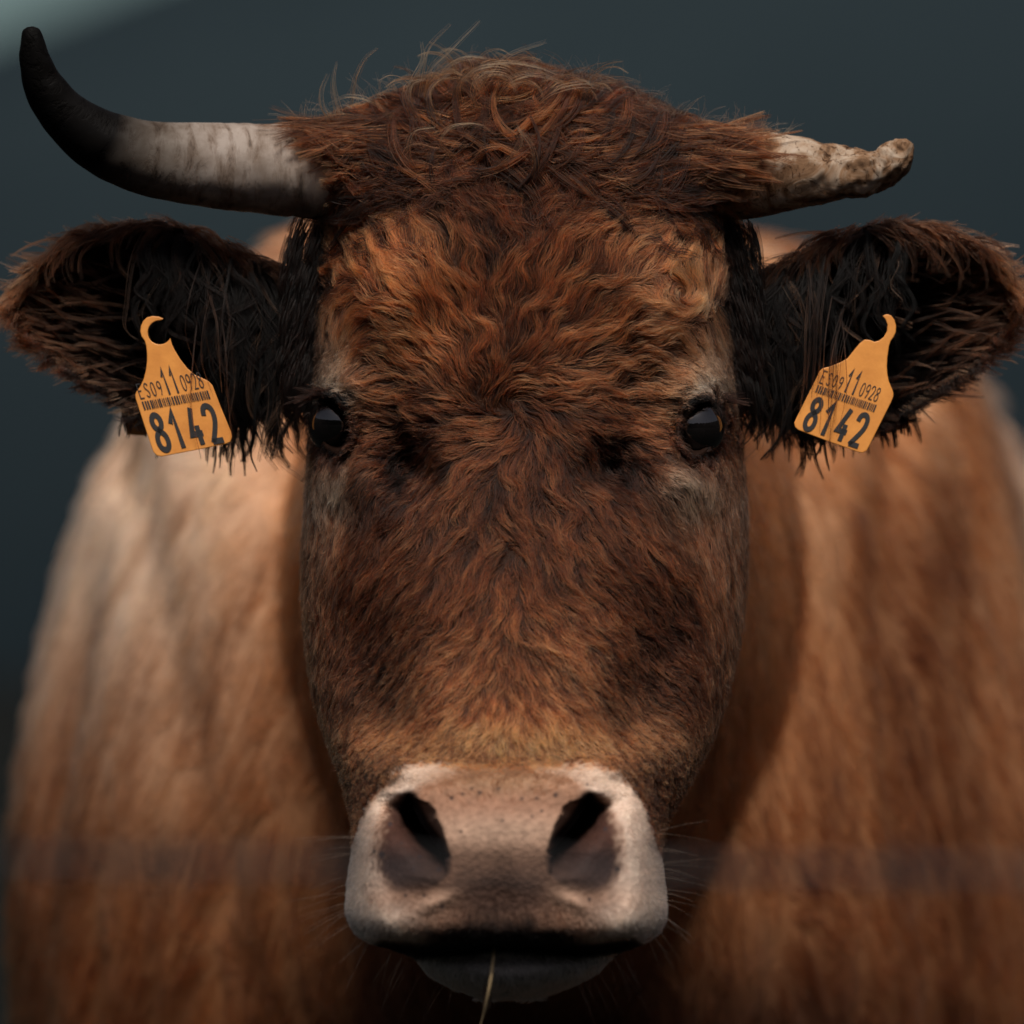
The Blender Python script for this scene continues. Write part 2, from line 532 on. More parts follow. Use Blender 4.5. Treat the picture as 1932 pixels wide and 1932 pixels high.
# neck and barrel (rings in layout units, depth in metres turned into layout units)
def neck_rings():
    rows = [(-150, 985, 690, 240, 230, 330), (-330, 985, 760, 320, 320, 480), (-700, 990, 880, 350, 400, 640), (-1200, 1000, 1010, 395, 500, 830),
            (-1700, 1015, 1130, 470, 590, 960), (-2200, 1030, 1200, 600, 680, 1060), (-2700, 1040, 1300, 700, 660, 1000)]
    A = np.array(rows, float)
    tt = np.linspace(-150, -2700, 90)
    g = [smooth(np.interp(-tt, -A[:, 0], A[:, k]), 4) for k in range(1, 6)]
    th = np.linspace(0, 2 * math.pi, 160, endpoint=False)[None, :]
    cx, cy, rx, ru, rd = [a[:, None] for a in g]
    Y = cy - np.where(np.sin(th) > 0, ru, rd) * np.sin(th)
    wid = rx * np.sign(np.cos(th)) * np.abs(np.cos(th)) ** 0.85
    wid = wid * np.where(np.sin(th) < 0, 1 - 0.35 * np.abs(np.sin(th)) ** 2, 1)
    P = np.stack([cx + wid, Y, np.repeat(tt[:, None], 160, 1)], -1)
    n = Noise(420, 12, 3, 31)
    P[..., 0] += 10 * n(P * np.array([1, 0.3, 1]))
    return P

BT = np.array([[412, 0], [416, 200], [428, 310], [452, 400], [500, 500], [575, 615], [700, 765], [800, 830], [900, 872], [1050, 915], [1200, 952], [1350, 984], [1500, 1008],
               [1700, 1022], [1900, 1015], [2150, 960], [2350, 850], [2500, 680], [2600, 440], [2650, 200], [2660, 0]], float)
def torso_rings():
    F1 = (D + 1.0) / D * S
    dep = np.array([0.42, 0.46, 0.52, 0.60, 0.70, 0.82, 0.95, 1.1, 1.4, 1.8, 2.15, 2.35, 2.46, 2.52, 2.55])
    sc = np.array([0.12, 0.36, 0.56, 0.74, 0.87, 0.95, 0.99, 1.0, 1.05, 1.05, 0.98, 0.86, 0.66, 0.4, 0.12])
    szz = np.array([0.14, 0.40, 0.62, 0.80, 0.91, 0.97, 1.0, 1.0, 0.99, 0.98, 0.95, 0.86, 0.68, 0.4, 0.12])
    dd = 0.42 + (2.55 - 0.42) * (0.5 - 0.5 * np.cos(np.linspace(0, math.pi, 150)))
    a, b = smooth(np.interp(dd, dep, sc), 2), smooth(np.interp(dd, dep, szz), 2)
    nt_ = 150
    yv = np.interp(np.linspace(0, 1, nt_), np.linspace(0, 1, 400), 412 + (2660 - 412) * (0.5 - 0.5 * np.cos(np.linspace(0, math.pi, 400))))
    wv = smooth(np.interp(yv, BT[:, 0], BT[:, 1]), 1)
    right = np.stack([wv, yv], -1); left = np.stack([-wv[::-1], yv[::-1]], -1)
    ol = np.concatenate([right, left[1:-1]], 0)
    yc = 1330.0
    out = []
    for k, d_ in enumerate(dd):
        cxm = (1040 - 966) * F1 + 0.05 * (d_ - 1.0)
        x = ol[:, 0] * a[k] * F1 + cxm
        z = H - ((ol[:, 1] - yc) * b[k] + yc + (1 - b[k]) * 120 - 966) * F1
        out.append(np.stack([x, np.full(len(x), d_), z], -1))
    P = np.array(out)
    n = Noise(0.30, 14, 3, 41); n2 = Noise(0.11, 14, 3, 42)
    cen = P.mean(1, keepdims=True)
    r = (P - cen); r[..., 1] = 0
    rl = np.linalg.norm(r, axis=-1, keepdims=True) + 1e-6
    # folds run down the shoulder, so the pattern is stretched vertically
    Q = P * np.array([1.0, 1.0, 0.25])
    env = np.clip(np.minimum(a, 0.9) - 0.1, 0, 1)[:, None, None]
    fold = -0.016 * np.exp(-((P[..., 0] - 0.265 - 0.02 * np.sin(P[..., 2] * 9)) / 0.018) ** 2) - 0.012 * np.exp(-((P[..., 0] + 0.23 + 0.25 * (P[..., 2] - 1.2)) / 0.02) ** 2)
    P = P + r / rl * fold[..., None] * env
    P = P + r / rl * (0.016 * n(Q) + 0.007 * n2(Q))[..., None] * env
    return P

def leg_rings(x, y, front):
    prof = [(0.80, 0.11, 0.15), (0.66, 0.095, 0.13), (0.55, 0.075, 0.09), (0.45, 0.055, 0.065), (0.38, 0.055, 0.062), (0.30, 0.038, 0.042), (0.16, 0.036, 0.04), (0.11, 0.045, 0.05), (0.075, 0.042, 0.048), (0.07, 0.055, 0.062), (-0.02, 0.062, 0.075)]
    rings = []
    for z, rx, ry in prof:
        off = 0 if front else (0.10 * math.exp(-((z - 0.42) / 0.12) ** 2) + 0.05 * sstep(0.5, 0.1, z))
        th = np.linspace(0, 2 * math.pi, 40, endpoint=False)
        rings.append(np.stack([x + rx * np.cos(th), y + off + ry * np.sin(th) - (0.03 if z < 0.08 else 0), np.full(40, z)], -1))
    return np.array(rings)

head_o = mesh_obj('body', conv(hv), fix_winding(conv(hv), hf), SKIN)
pieces = []
for nm, R, cv in [('ear_l', earLr, True), ('ear_r', earRr, True), ('neck', neck_rings(), True), ('torso', torso_rings(), False),
                  ('l1', leg_rings(-0.16, 0.80, True), False), ('l2', leg_rings(0.27, 0.80, True), False), ('l3', leg_rings(-0.12, 2.2, False), False), ('l4', leg_rings(0.30, 2.2, False), False)]:
    V, F = loft(R)
    W = conv(V) if cv else V
    pieces.append((nm, W, mesh_obj(nm, W, fix_winding(W, F), SKIN)))
for nm, W, o in pieces:
    md = head_o.modifiers.new(nm, 'BOOLEAN')
    md.operation = 'UNION'; md.solver = 'MANIFOLD'; md.object = o
bpy.context.view_layer.update()
dg = bpy.context.evaluated_depsgraph_get()
me = bpy.data.meshes.new_from_object(head_o.evaluated_get(dg))
head_o.modifiers.clear()
print('union', len(head_o.data.vertices), sum(len(W) for _, W, _ in pieces), '->', len(me.vertices))
head_o.data = me
me.name = 'body'
for nm, W, o in pieces:
    bpy.data.objects.remove(o)
me.polygons.foreach_set('use_smooth', [True] * len(me.polygons))
adopt(head_o, cow)
# ------------------------------------------------------------------ coat colours
def blend(c, col, w):
    w = np.clip(w, 0, 1)[..., None]
    return c * (1 - w) + np.array(col) * w

nA, nB, nC = Noise(120, 14, 3, 51), Noise(38, 16, 3, 52), Noise(14, 16, 3, 53)
def coat(P):
    """coat colour with some light and shade put in, on head and ears, from the place in layout units"""
    X, Y, Z = P[..., 0], P[..., 1], P[..., 2]
    c = np.ones(P.shape) * np.array([0.150, 0.056, 0.025])
    c = blend(c, (0.25, 0.095, 0.042), sstep(900, 1250, Y) * 0.7)
    c = blend(c, (0.080, 0.028, 0.013), gauss(P, 985, 370, 300, 95) * 0.95)
    c = blend(c, (0.62, 0.29, 0.13), gauss(P, 705, 545, 85, 80) * 0.95)  # tan patch on the left brow bulge, its highlight put into the coat
    c = blend(c, (0.42, 0.165, 0.066), gauss(P, 800, 640, 120, 60) * 0.55)
    c = blend(c, (0.68, 0.36, 0.19), gauss(P, 1285, 560, 70, 95) * 1.1)  # right brow bulge, lighter tan: light falling on it put into the coat
    c = blend(c, (0.34, 0.135, 0.055), gauss(P, 1130, 560, 100, 120) * 0.5)
    c = blend(c, (0.54, 0.33, 0.22), gauss(P, 625, 660, 45, 60) * 0.9 + gauss(P, 1345, 670, 45, 60) * 0.9)
    c = blend(c, (0.72, 0.50, 0.36), gauss(P, 620, 722, 40, 17, 0.35) * 1.5 + gauss(P, 1340, 730, 42, 18, -0.3) * 1.5)
    c = blend(c, (0.28, 0.12, 0.06), gauss(P, 600, 1060, 34, 180) * 0.5 + gauss(P, 1360, 1080, 46, 190) * 0.7)
    c = blend(c, (0.68, 0.46, 0.33), gauss(P, 636, 915, 28, 30, -0.2) * 1.0 + gauss(P, 1308, 922, 44, 32, 0.3) * 1.2)
    c = blend(c, (0.42, 0.21, 0.12), gauss(P, 626, 985, 18, 50) * 0.6 + gauss(P, 1335, 990, 34, 65) * 0.9)
    c = blend(c, (0.028, 0.012, 0.008), gauss(P, 768, 888, 32, 50) * 0.9 + gauss(P, 1158, 886, 42, 42) * 1.05)  # shade of the tear pits put into the coat
    c = blend(c, (0.075, 0.028, 0.015), gauss(P, 705, 1290, 52, 120, -0.1) * 0.9 + gauss(P, 1235, 1290, 60, 120, 0.1) * 0.9)  # cheek hollows, their shade put into the coat
    c = blend(c, (0.14, 0.06, 0.03), gauss(P, 945, 985, 130, 60) * 0.5)
    c = blend(c, (0.54, 0.26, 0.13), gauss(P, 950, 1330, 150, 80) * 0.75)
    c = blend(c, (0.86, 0.45, 0.22), gauss(P, 955, 1406, 165, 38) * 1.15)
    # temples and ears
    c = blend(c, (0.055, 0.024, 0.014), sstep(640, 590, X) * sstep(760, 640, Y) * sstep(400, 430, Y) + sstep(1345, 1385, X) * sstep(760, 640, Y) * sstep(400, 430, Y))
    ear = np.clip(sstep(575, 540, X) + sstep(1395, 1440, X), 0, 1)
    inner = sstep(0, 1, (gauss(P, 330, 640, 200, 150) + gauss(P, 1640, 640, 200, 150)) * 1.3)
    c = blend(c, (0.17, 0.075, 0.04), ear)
    c = blend(c, (0.020, 0.010, 0.008), ear * inner)  # shade inside the ear cup painted as near-black fur
    c = blend(c, (0.24, 0.12, 0.06), ear * np.clip(gauss(P, 110, 530, 70, 80) + gauss(P, 1850, 520, 70, 70), 0, 1) * 0.8)
    # around the eyes
    for (cx, cy, rot) in (EYE_L, EYE_R):
        cc, s_ = math.cos(rot), math.sin(rot)
        dx, dy = X - cx, Y - cy
        u, v = dx * cc - dy * s_, dx * s_ + dy * cc
        e = np.sqrt((u / 29) ** 2 + (v / 45) ** 2)
        c = blend(c, (0.085, 0.035, 0.022), sstep(2.0, 1.5, e + 0.2 * nB(P)) * 0.85)
        c = blend(c, (0.010, 0.006, 0.005), sstep(1.16, 1.04, e + 0.004 * v * (v > 0)) + sstep(1.75, 1.3, e) * sstep(-12, -34, v))
    c = c * (1 + 0.16 * nA(P) + 0.12 * nB(P))[..., None]
    sat = sstep(0.55, 0.8, 1 - c[..., 2] / c[..., 0]) * sstep(0.2, 0.55, c[..., 0])
    c = c * np.stack([1 + 0 * sat, 1 - 0.24 * sat, 1 - 0.3 * sat], -1) * np.array([1.0, 0.96, 0.94])
    return np.clip(c, 0.004, 0.9)

FURLINE = [(650, 1640), (672, 1570), (700, 1508), (742, 1460), (795, 1438), (880, 1450), (960, 1455), (1040, 1450), (1120, 1440), (1176, 1464), (1215, 1518), (1242, 1600), (1275, 1660)]
def muzzle_w(P):
    """1 on the muzzle, 0 on the furred face"""
    X, Y = P[..., 0], P[..., 1]
    line = np.interp(X, [p[0] for p in FURLINE], [p[1] for p in FURLINE])
    return sstep(-8, 10, Y - line + 4 * nC(P))

nspot = np.random.default_rng(5)
SPOTS = [(852, 1506, 5), (873, 1498, 4), (905, 1496, 5), (890, 1488, 4), (940, 1488, 4), (985, 1507, 4), (1012, 1506, 4), (1048, 1500, 6), (1004, 1540, 3), (1022, 1530, 4), (948, 1548, 4),
         (778, 1540, 4), (736, 1555, 5), (756, 1520, 4), (870, 1569, 4), (720, 1612, 8), (706, 1606, 5), (792, 1616, 5), (780, 1640, 4), (828, 1641, 6), (834, 1711, 6), (1112, 1697, 5), (1142, 1564, 5), (1085, 1510, 3), (1108, 1480, 4), (1165, 1640, 7), (800, 1690, 4), (765, 1690, 4), (758, 1590, 3), (1130, 1530, 3)]
def muzzle_col(P):
    X, Y = P[..., 0], P[..., 1]
    q = muzzle_q(X, Y)
    c = np.ones(P.shape) * np.array([0.31, 0.17, 0.11])
    c = blend(c, (0.27, 0.135, 0.085), gauss(P, 945, 1515, 95, 26) * 0.9)                     # red-brown patch on top of the nose
    c = blend(c, (0.50, 0.36, 0.27), gauss(P, 945, 1570, 150, 26) * 0.5)
    # the inside of each nostril wing, between the pale rim and the slit
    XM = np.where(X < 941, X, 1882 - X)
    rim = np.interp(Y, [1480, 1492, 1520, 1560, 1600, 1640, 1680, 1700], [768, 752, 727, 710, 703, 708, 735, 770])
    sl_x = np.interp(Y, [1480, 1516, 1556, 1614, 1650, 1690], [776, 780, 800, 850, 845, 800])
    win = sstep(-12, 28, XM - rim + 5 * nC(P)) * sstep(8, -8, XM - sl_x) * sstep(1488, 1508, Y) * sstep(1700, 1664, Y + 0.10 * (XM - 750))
    c = blend(c, (0.050, 0.022, 0.016), win)  # reddish skin, darkened for the shade of the overhung cavity
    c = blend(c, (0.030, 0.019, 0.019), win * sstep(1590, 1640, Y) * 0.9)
    c = blend(c, (0.014, 0.008, 0.007), win * sstep(75, 5, sl_x - XM) * 0.75)  # painted shade deepens towards the slit
    c = blend(c, (0.085, 0.048, 0.036), gauss(P, 948, 1690, 110, 44) * 1.15)
    c = blend(c, (0.38, 0.24, 0.17), gauss(P, 818, 1702, 26, 11, -0.4) * 1.1 + gauss(P, 1084, 1700, 28, 12, 0.4) * 1.1)  # pale wrinkles below the nostrils, with their highlights painted in
    c = blend(c, (0.035, 0.022, 0.018), sstep(1700, 1750, Y + 8 * nB(P) - 70 * (np.abs(X - 950) / 190) ** 2))  # dark lip skin, plus underside shade put into its colour
    c = blend(c, (0.12, 0.06, 0.038), gauss(P, 752, 1716, 34, 22) * 0.8 + gauss(P, 1142, 1716, 34, 22) * 0.8)
    ring = np.maximum(sstep(0.72, 0.88, q + 0.04 * nB(P)), sstep(22, -14, XM - rim + 5 * nC(P)) * sstep(1470, 1490, Y) * sstep(1740, 1640, Y + 0.8 * (XM - 700))) * (1 - win)
    ring = np.clip(ring + 1.3 * np.exp(-((XM - 758 + 0.9 * (Y - 1480)) / 26) ** 2 - ((Y - 1480) / 20) ** 2) * (1 - win), 0, 1)
    c = blend(c, (0.60, 0.45, 0.36), ring)
    c = blend(c, (0.26, 0.15, 0.09), gauss(P, 945, 1468, 85, 22) * 1.2)
    c = blend(c, (0.50, 0.40, 0.33), gauss(P, 715, 1750, 50, 30) * 0.9 + gauss(P, 1195, 1745, 50, 30) * 0.9)
    c = blend(c, (0.02, 0.014, 0.012), sstep(1735, 1775, Y + 5 * nB(P) - 45 * (np.abs(X - 950) / 200) ** 2))  # lip underside again: more shade in the colour, arching up at the middle
    for sl_ in (SLIT_L, SLIT_R):
        dist, t = polydist(X, Y, sl_)
        c = blend(c, (0.012, 0.007, 0.006), sstep(24, 10, dist) * sstep(1.0, 0.9, t))  # shade within the nostril slit put into the colour
    for sx, sy, sr in SPOTS:
        c = blend(c, (0.03, 0.022, 0.024), 0.9 * sstep(sr * 1.1, sr * 0.4, np.hypot(X - sx, Y - sy)))
    mdist, _ = polydist(X, Y, MOUTH)
    line = np.interp(X, [p[0] for p in MOUTH], [p[1] for p in MOUTH])
    low = sstep(-4, 2, Y - line)
    c = blend(c, (0.34, 0.31, 0.29), low)
    c = blend(c, (0.012, 0.009, 0.009), sstep(20, 8, mdist))
    return np.clip(c * (1 + 0.1 * nC(P))[..., None], 0.003, 0.9)

nT1, nT2, nT3 = Noise(0.075, 18, 3, 61), Noise(0.035, 18, 3, 62), Noise(0.30, 10, 3, 63)
def trunk_col(W):
    """coat of neck and barrel, W in metres"""
    X, Y, Z = W[..., 0], W[..., 1], W[..., 2]
    Q = W * np.array([1.0, 1.0, 0.28]) + np.stack([0.12 * Z * np.sign(X), 0 * X, 0 * X], -1)
    c = np.ones(W.shape) * np.array([0.41, 0.19, 0.088])
    c = blend(c, (0.86, 0.60, 0.43), sstep(-0.10, -0.28, X + 0.05 * nT3(W)) * sstep(0.98, 1.28, Z) * 0.95)
    c = blend(c, (0.86, 0.60, 0.44), sstep(0.30, 0.42, X) * sstep(1.0, 1.3, Z) * 0.9)
    c = blend(c, (0.62, 0.40, 0.25), sstep(0.5, 1.0, nT1(Q)) * 0.35 * sstep(0.8, 1.2, Z))
    c = blend(c, (0.13, 0.05, 0.022), sstep(0.1, 1.0, nT1(Q + 3.3)) * 0.55 * sstep(1.30, 0.95, Z) * 1.3)
    c = blend(c, (0.20, 0.075, 0.03), sstep(1.22, 0.98, Z) * 0.6)
    c = blend(c, (0.15, 0.058, 0.025), np.exp(-((X - 0.27 - 0.02 * np.sin(Z * 9) - 0.02 * nT3(W)) / 0.032) ** 2) * 0.75 * sstep(1.36, 1.2, Z))  # shade of the shoulder fold put into the coat
    c = blend(c, (0.20, 0.08, 0.035), np.exp(-((X - 0.19 - 0.02 * nT3(W)) / 0.02) ** 2) * 0.4)
    c = blend(c, (0.16, 0.065, 0.028), sstep(0.05, 1.0, nT2(Q)) * 0.45)
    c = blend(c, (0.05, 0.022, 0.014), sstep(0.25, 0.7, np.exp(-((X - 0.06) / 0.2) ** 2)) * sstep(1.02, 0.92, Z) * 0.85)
    return np.clip(c, 0.01, 0.9)

co = np.empty(len(me.vertices) * 3); me.vertices.foreach_get('co', co); co = co.reshape(-1, 3)
L = inv(co)
isear = ((L[:, 0] < 575) | (L[:, 0] > 1395)) & (L[:, 1] < 850) & (L[:, 2] > -470)
ishead = (L[:, 2] > -330) | isear
tint = trunk_col(co)
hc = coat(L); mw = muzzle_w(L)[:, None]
hc = hc * (1 - mw) * 0.12 + muzzle_col(L) * mw  # hide under the fur darkened in place of shade between tufts
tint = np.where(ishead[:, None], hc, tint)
dark = (L[:, 2] < -330) & (L[:, 2] > -520) & ~isear
at = me.attributes.new('tint', 'FLOAT_COLOR', 'POINT')
at.data.foreach_set('color', np.concatenate([tint, np.ones((len(tint), 1))], 1).ravel())

# ------------------------------------------------------------------ fur
def sample(W, F, n, weight=None, seed=0):
    """random points on a surface of quads/tris -> points and normals (metres)"""
    r = np.random.default_rng(seed)
    t = []
    for f in F:
        t.append((f[0], f[1], f[2]))
        if len(f) == 4: t.append((f[0], f[2], f[3]))
    t = np.array(t)
    a, b, c = W[t[:, 0]], W[t[:, 1]], W[t[:, 2]]
    nrm = np.cross(b - a, c - a); ar = np.linalg.norm(nrm, axis=1)
    nrm = nrm / (ar[:, None] + 1e-15)
    w = ar.copy()
    if weight is not None: w = w * weight((a + b + c) / 3, nrm)
    w = w / w.sum()
    k = r.choice(len(t), n, p=w)
    u, v = r.random(n), r.random(n)
    m = u + v > 1; u[m], v[m] = 1 - u[m], 1 - v[m]
    return a[k] + (b[k] - a[k]) * u[:, None] + (c[k] - a[k]) * v[:, None], nrm[k]

def norm(v): return v / (np.linalg.norm(v, axis=-1, keepdims=True) + 1e-12)

def curves_obj(name, P, rad, col, mat, parent):
    """P (n,k,3) metres, rad (n,k), col (n,k,3)"""
    n, k = P.shape[:2]
    cu = bpy.data.hair_curves.new(name)
    cu.add_curves([k] * n)
    cu.attributes['position'].data.foreach_set('vector', P.reshape(-1).astype(np.float32))
    ra = cu.attributes.get('radius') or cu.attributes.new('radius', 'FLOAT', 'POINT')
    ra.data.foreach_set('value', rad.reshape(-1).astype(np.float32))
    ca = cu.attributes.new('tint', 'FLOAT_COLOR', 'POINT')
    ca.data.foreach_set('color', np.concatenate([col, np.ones((n, k, 1))], -1).reshape(-1).astype(np.float32))
    cu.materials.append(mat)
    o = bpy.data.objects.new(name, cu)
    COL.objects.link(o)
    adopt(o, parent)
    return o

def guides(W, F, n, field, length, k=10, weight=None, lift=0.35, settle=0.25, wave=(0.0, 1.0), seed=0, hug=True, float_mm=1.2):
    """guide strands: follow the field over the surface"""
    P, N = sample(W, F, n, weight, seed)
    bvh = BVHTree.FromPolygons([tuple(v) for v in W], F) if hug else None
    r = np.random.default_rng(seed + 1)
    ln = length(P)
    st = ln / (k - 1)
    out = [P.copy()]
    Nc = N.copy()
    q = P.copy()
    h = np.zeros(len(P))
    wn_ = Noise(0.02, 12, 3, seed + 5)
    ph0 = wn_(P) * 4 + r.normal(0, 0.35, n)
    for i in range(1, k):
        t = i / (k - 1)
        d = field(q, Nc, t)
        d = norm(d - (d * Nc).sum(-1, keepdims=True) * Nc)
        side = np.cross(Nc, d)
        a = wave[0] * np.cos(2 * math.pi * wave[1] * t + ph0)
        d = norm(d + side * a[:, None])
        q = q + d * st[:, None]
        if hug:
            loc = np.empty_like(q); nn = np.empty_like(q)
            for j in range(n):
                hit = bvh.find_nearest(Vector(q[j]))
                loc[j] = hit[0]; nn[j] = hit[1]
            q = loc
            Nc = norm(Nc * 0.5 + nn * 0.5)
        up = lift * (1 - settle * t) * (1 + 0.35 * np.sin(ph0 * 1.7))
        h = h + st * np.clip(up, 0.02, 2) * (1 - t * 0.55)
        out.append(q + Nc * h[:, None])
    return P, np.stack(out, 1), N

def children(W, F, n, G, root, spread=1.0, clump=0.75, weight=None, seed=0, lenvar=0.35, frizz=0.0, cpow=1.3, twist=0.0):
    P, N = sample(W, F, n, weight, seed)
    kd = KDTree(len(root))
    for i, p in enumerate(root): kd.insert(p, i)
    kd.balance()
    idx = np.empty(n, int); i2 = np.empty(n, int)
    for j in range(n):
        f = kd.find_n(P[j], 2)
        idx[j] = f[0][1]; i2[j] = f[-1][1]
    r = np.random.default_rng(seed + 3)
    g = G[idx]; g2 = G[i2]
    k = G.shape[1]
    t = np.linspace(0, 1, k)[None, :, None]
    off = (P - root[idx])[:, None, :]
    mixw = r.uniform(0, 0.35, (n, 1, 1))
    rel = (g - g[:, :1]) * (1 - mixw) + (g2 - g2[:, :1]) * mixw
    L_ = r.uniform(1 - lenvar, 1 + lenvar * 0.4, (n, 1, 1))
    cl = clump * t ** cpow * r.uniform(0.6, 1.0, (n, 1, 1))
    # shorter hairs stop along the way
    tt = np.clip(t[..., 0] * L_[..., 0] * (k - 1), 0, k - 1.001)
    i0 = tt.astype(int); fr = (tt - i0)[..., None]
    rr = np.arange(n)[:, None]
    rel = rel[rr, i0] * (1 - fr) + rel[rr, np.minimum(i0 + 1, k - 1)] * fr
    Q = P[:, None, :] * 1.0 + rel - off * cl
    if frizz > 0:
        a = r.normal(0, 1, (n, 1, 3)); b = r.normal(0, 1, (n, 1, 3)); ph = r.uniform(0, 6.28, (n, 1, 1)); fq = r.uniform(0.6, 1.8, (n, 1, 1))
        Q = Q + frizz * t * (a * np.sin(fq * 6.28 * t + ph) + b * t)
    return P, Q, idx

def radii(n, k, r0, r1, seed=0, var=0.3):
    r = np.random.default_rng(seed)
    t = np.linspace(0, 1, k)[None, :]
    return (r0 + (r1 - r0) * t ** 1.5) * r.uniform(1 - var, 1 + var, (n, 1))

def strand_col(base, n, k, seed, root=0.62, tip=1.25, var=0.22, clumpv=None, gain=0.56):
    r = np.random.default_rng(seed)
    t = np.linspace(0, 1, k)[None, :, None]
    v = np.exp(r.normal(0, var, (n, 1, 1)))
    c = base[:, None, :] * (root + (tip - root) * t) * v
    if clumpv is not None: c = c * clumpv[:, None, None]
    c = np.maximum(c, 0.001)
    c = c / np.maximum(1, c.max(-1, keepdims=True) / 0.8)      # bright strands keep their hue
    return c ** 1.36 * (gain + 0.45 * sstep(0.40, 0.72, base[:, None, 0:1]))   # pale hair gets a higher gain

HW = conv(hv)
HF = fix_winding(HW, hf)

def to3(v2):
    """layout direction (right, down) -> metres direction"""
    return np.stack([v2[..., 0], np.zeros(v2.shape[:-1]), -v2[..., 1]], -1)

nd1, nd2, nd3 = Noise(150, 14, 3, 71), Noise(60, 14, 3, 72), Noise(60, 14, 3, 73)
def face_field(q, N, t):
    P = inv(q)
    X, Y = P[..., 0], P[..., 1]
    wx, wy = X - 960, Y - 770
    r = np.hypot(wx, wy) + 1e-3
    rad = np.stack([wx / r, wy / r], -1)
    rot = np.stack([-rad[..., 1], rad[..., 0]], -1)
    v = rad + rot * (1.7 * np.exp(-r / 80))[..., None]
    # lower face: down and a little outwards
    low = np.stack([(X - 955) / 520, np.ones_like(X)], -1)
    low[..., 0] += 0.55 * np.clip((X - 955) / 120, -1, 1) * sstep(980, 1150, Y) * sstep(1500, 1330, Y)
    w = sstep(820, 1000, Y)[..., None]
    v = v * (1 - w) + low * w
    # edges of the cheeks run straight down
    e = (sstep(700, 610, X) + sstep(1270, 1370, X)) * sstep(840, 900, Y)
    v = v * (1 - e[..., None]) + np.array([0.0, 1.0]) * e[..., None]
    # above: swept up, then to the sides
    up = np.stack([np.clip((X - 965) / 260, -1.2, 1.2), -0.55 + 0 * X], -1)
    w = sstep(520, 360, Y)[..., None]
    v = v * (1 - w) + up * w
    # round the outer brow the hair turns down to the eye
    b = np.clip(gauss(P, 630, 640, 50, 70) + gauss(P, 1335, 650, 50, 70), 0, 1)[..., None]
    side = np.sign(X - 966)
    v = v * (1 - b) + np.stack([0.35 * side, 0.9 + 0 * X], -1) * b
    # swirl on one side of the forehead
    sx, sy = X - 1285, Y - 560
    sr = np.hypot(sx, sy) + 1e-3
    v = v + np.stack([sy / sr, -sx / sr], -1) * (1.8 * np.exp(-(sr / 65) ** 2) * sstep(0, 12, sr))[..., None]
    amp = 0.24 + 0.28 * sstep(900, 600, Y) + 0.35 * gauss(P, 930, 990, 120, 70) + 0.5 * sstep(430, 330, Y)
    v = norm(v) + np.stack([nd2(P) + 0.6 * nd1(P), nd3(P)], -1) * amp[..., None]
    return to3(v)

def skinmask(P):
    """no fur on eyes"""
    X, Y = P[..., 0], P[..., 1]
    m = np.ones(X.shape)
    for (cx, cy, rot) in (EYE_L, EYE_R):
        cc, s_ = math.cos(rot), math.sin(rot)
        dx, dy = X - cx, Y - cy
        u, v = dx * cc - dy * s_, dx * s_ + dy * cc
        m *= sstep(1.12, 1.2, np.sqrt((u / 29) ** 2 + (v / 45) ** 2))
    return m

def face_w(C, N):
    P = inv(C)
    back = np.where(N[:, 1] > 0.3, 0.12, 1.0)
    return (1 - muzzle_w(P)) * skinmask(P) * (P[:, 2] > -420) * back
def face_len(q):
    P = inv(q)
    X, Y = P[..., 0], P[..., 1]
    L_ = 68 - 20 * sstep(1050, 1250, Y)
    L_ = L_ + 25 * gauss(P, 960, 500, 220, 120)
    L_ = L_ - 25 * np.clip(gauss(P, 620, 680, 60, 60) + gauss(P, 1345, 690, 60, 60), 0, 1)
    L_ = L_ - 42 * np.clip(gauss(P, 630, 810, 70, 90) + gauss(P, 1318, 815, 70, 90), 0, 1)
    L_ = L_ - 30 * sstep(1330, 1440, Y)
    L_ = np.clip(L_, 9, 200)
    return L_ * S * np.random.default_rng(11).uniform(0.75, 1.15, len(X))

QF = 1.0
gr, gg, gn = guides(HW, HF, 13000, face_field, face_len, k=9, weight=face_w, lift=0.26, settle=0.5, wave=(0.30, 1.0), seed=101)
# the tufts above the furline of the muzzle stay short of it
fp, fq, fi = children(HW, HF, int(190000 * QF), gg, gr, clump=0.66, weight=face_w, seed=102, frizz=0.0007, lenvar=0.45)
base = coat(inv(fp))
cv_ = np.exp(np.random.default_rng(8).normal(0, 0.38, len(gr)))[fi]
n, k = fq.shape[:2]
curves_obj('face_fur', fq, radii(n, k, 0.00015, 0.00004, 1), strand_col(base, n, k, 2, 0.25, 2.0, 0.42, clumpv=cv_), FUR, cow)  # natural dark roots deepened for tuft shade, tips brightened as highlights

# ---- long hair of the poll
def poll_w(C, N):
    P = inv(C)
    X, Y = P[..., 0], P[..., 1]
    return (sstep(400, 300, Y) + 0.25 * sstep(480, 400, Y)) * (N[:, 1] < 0.55) * (P[:, 2] > -520)
def poll_field(q, N, t):
    P = inv(q)
    X, Y = P[..., 0], P[..., 1]
    a = (X - 965) / 200
    v = np.stack([np.clip(a, -1.5, 1.5) + 0 * X, 0.2 + 0.35 * np.abs(np.clip(a, -1, 1)) - 0.5 * np.exp(-(a / 0.5) ** 2)], -1)
    v = v + np.stack([nd1(P * 1.0 + 400) * 0.5 + nd2(P) * 0.5, nd3(P + 90) * 0.6 + nd1(P) * 0.3], -1)
    return to3(v)
def poll_len(q):
    P = inv(q)
    return (115 + 60 * sstep(330, 200, P[..., 1])) * S * np.random.default_rng(12).uniform(0.6, 1.35, len(P))
gr, gg, gn = guides(HW, HF, 1500, poll_field, poll_len, k=14, weight=poll_w, lift=0.20, settle=0.6, wave=(0.9, 0.9), seed=201)
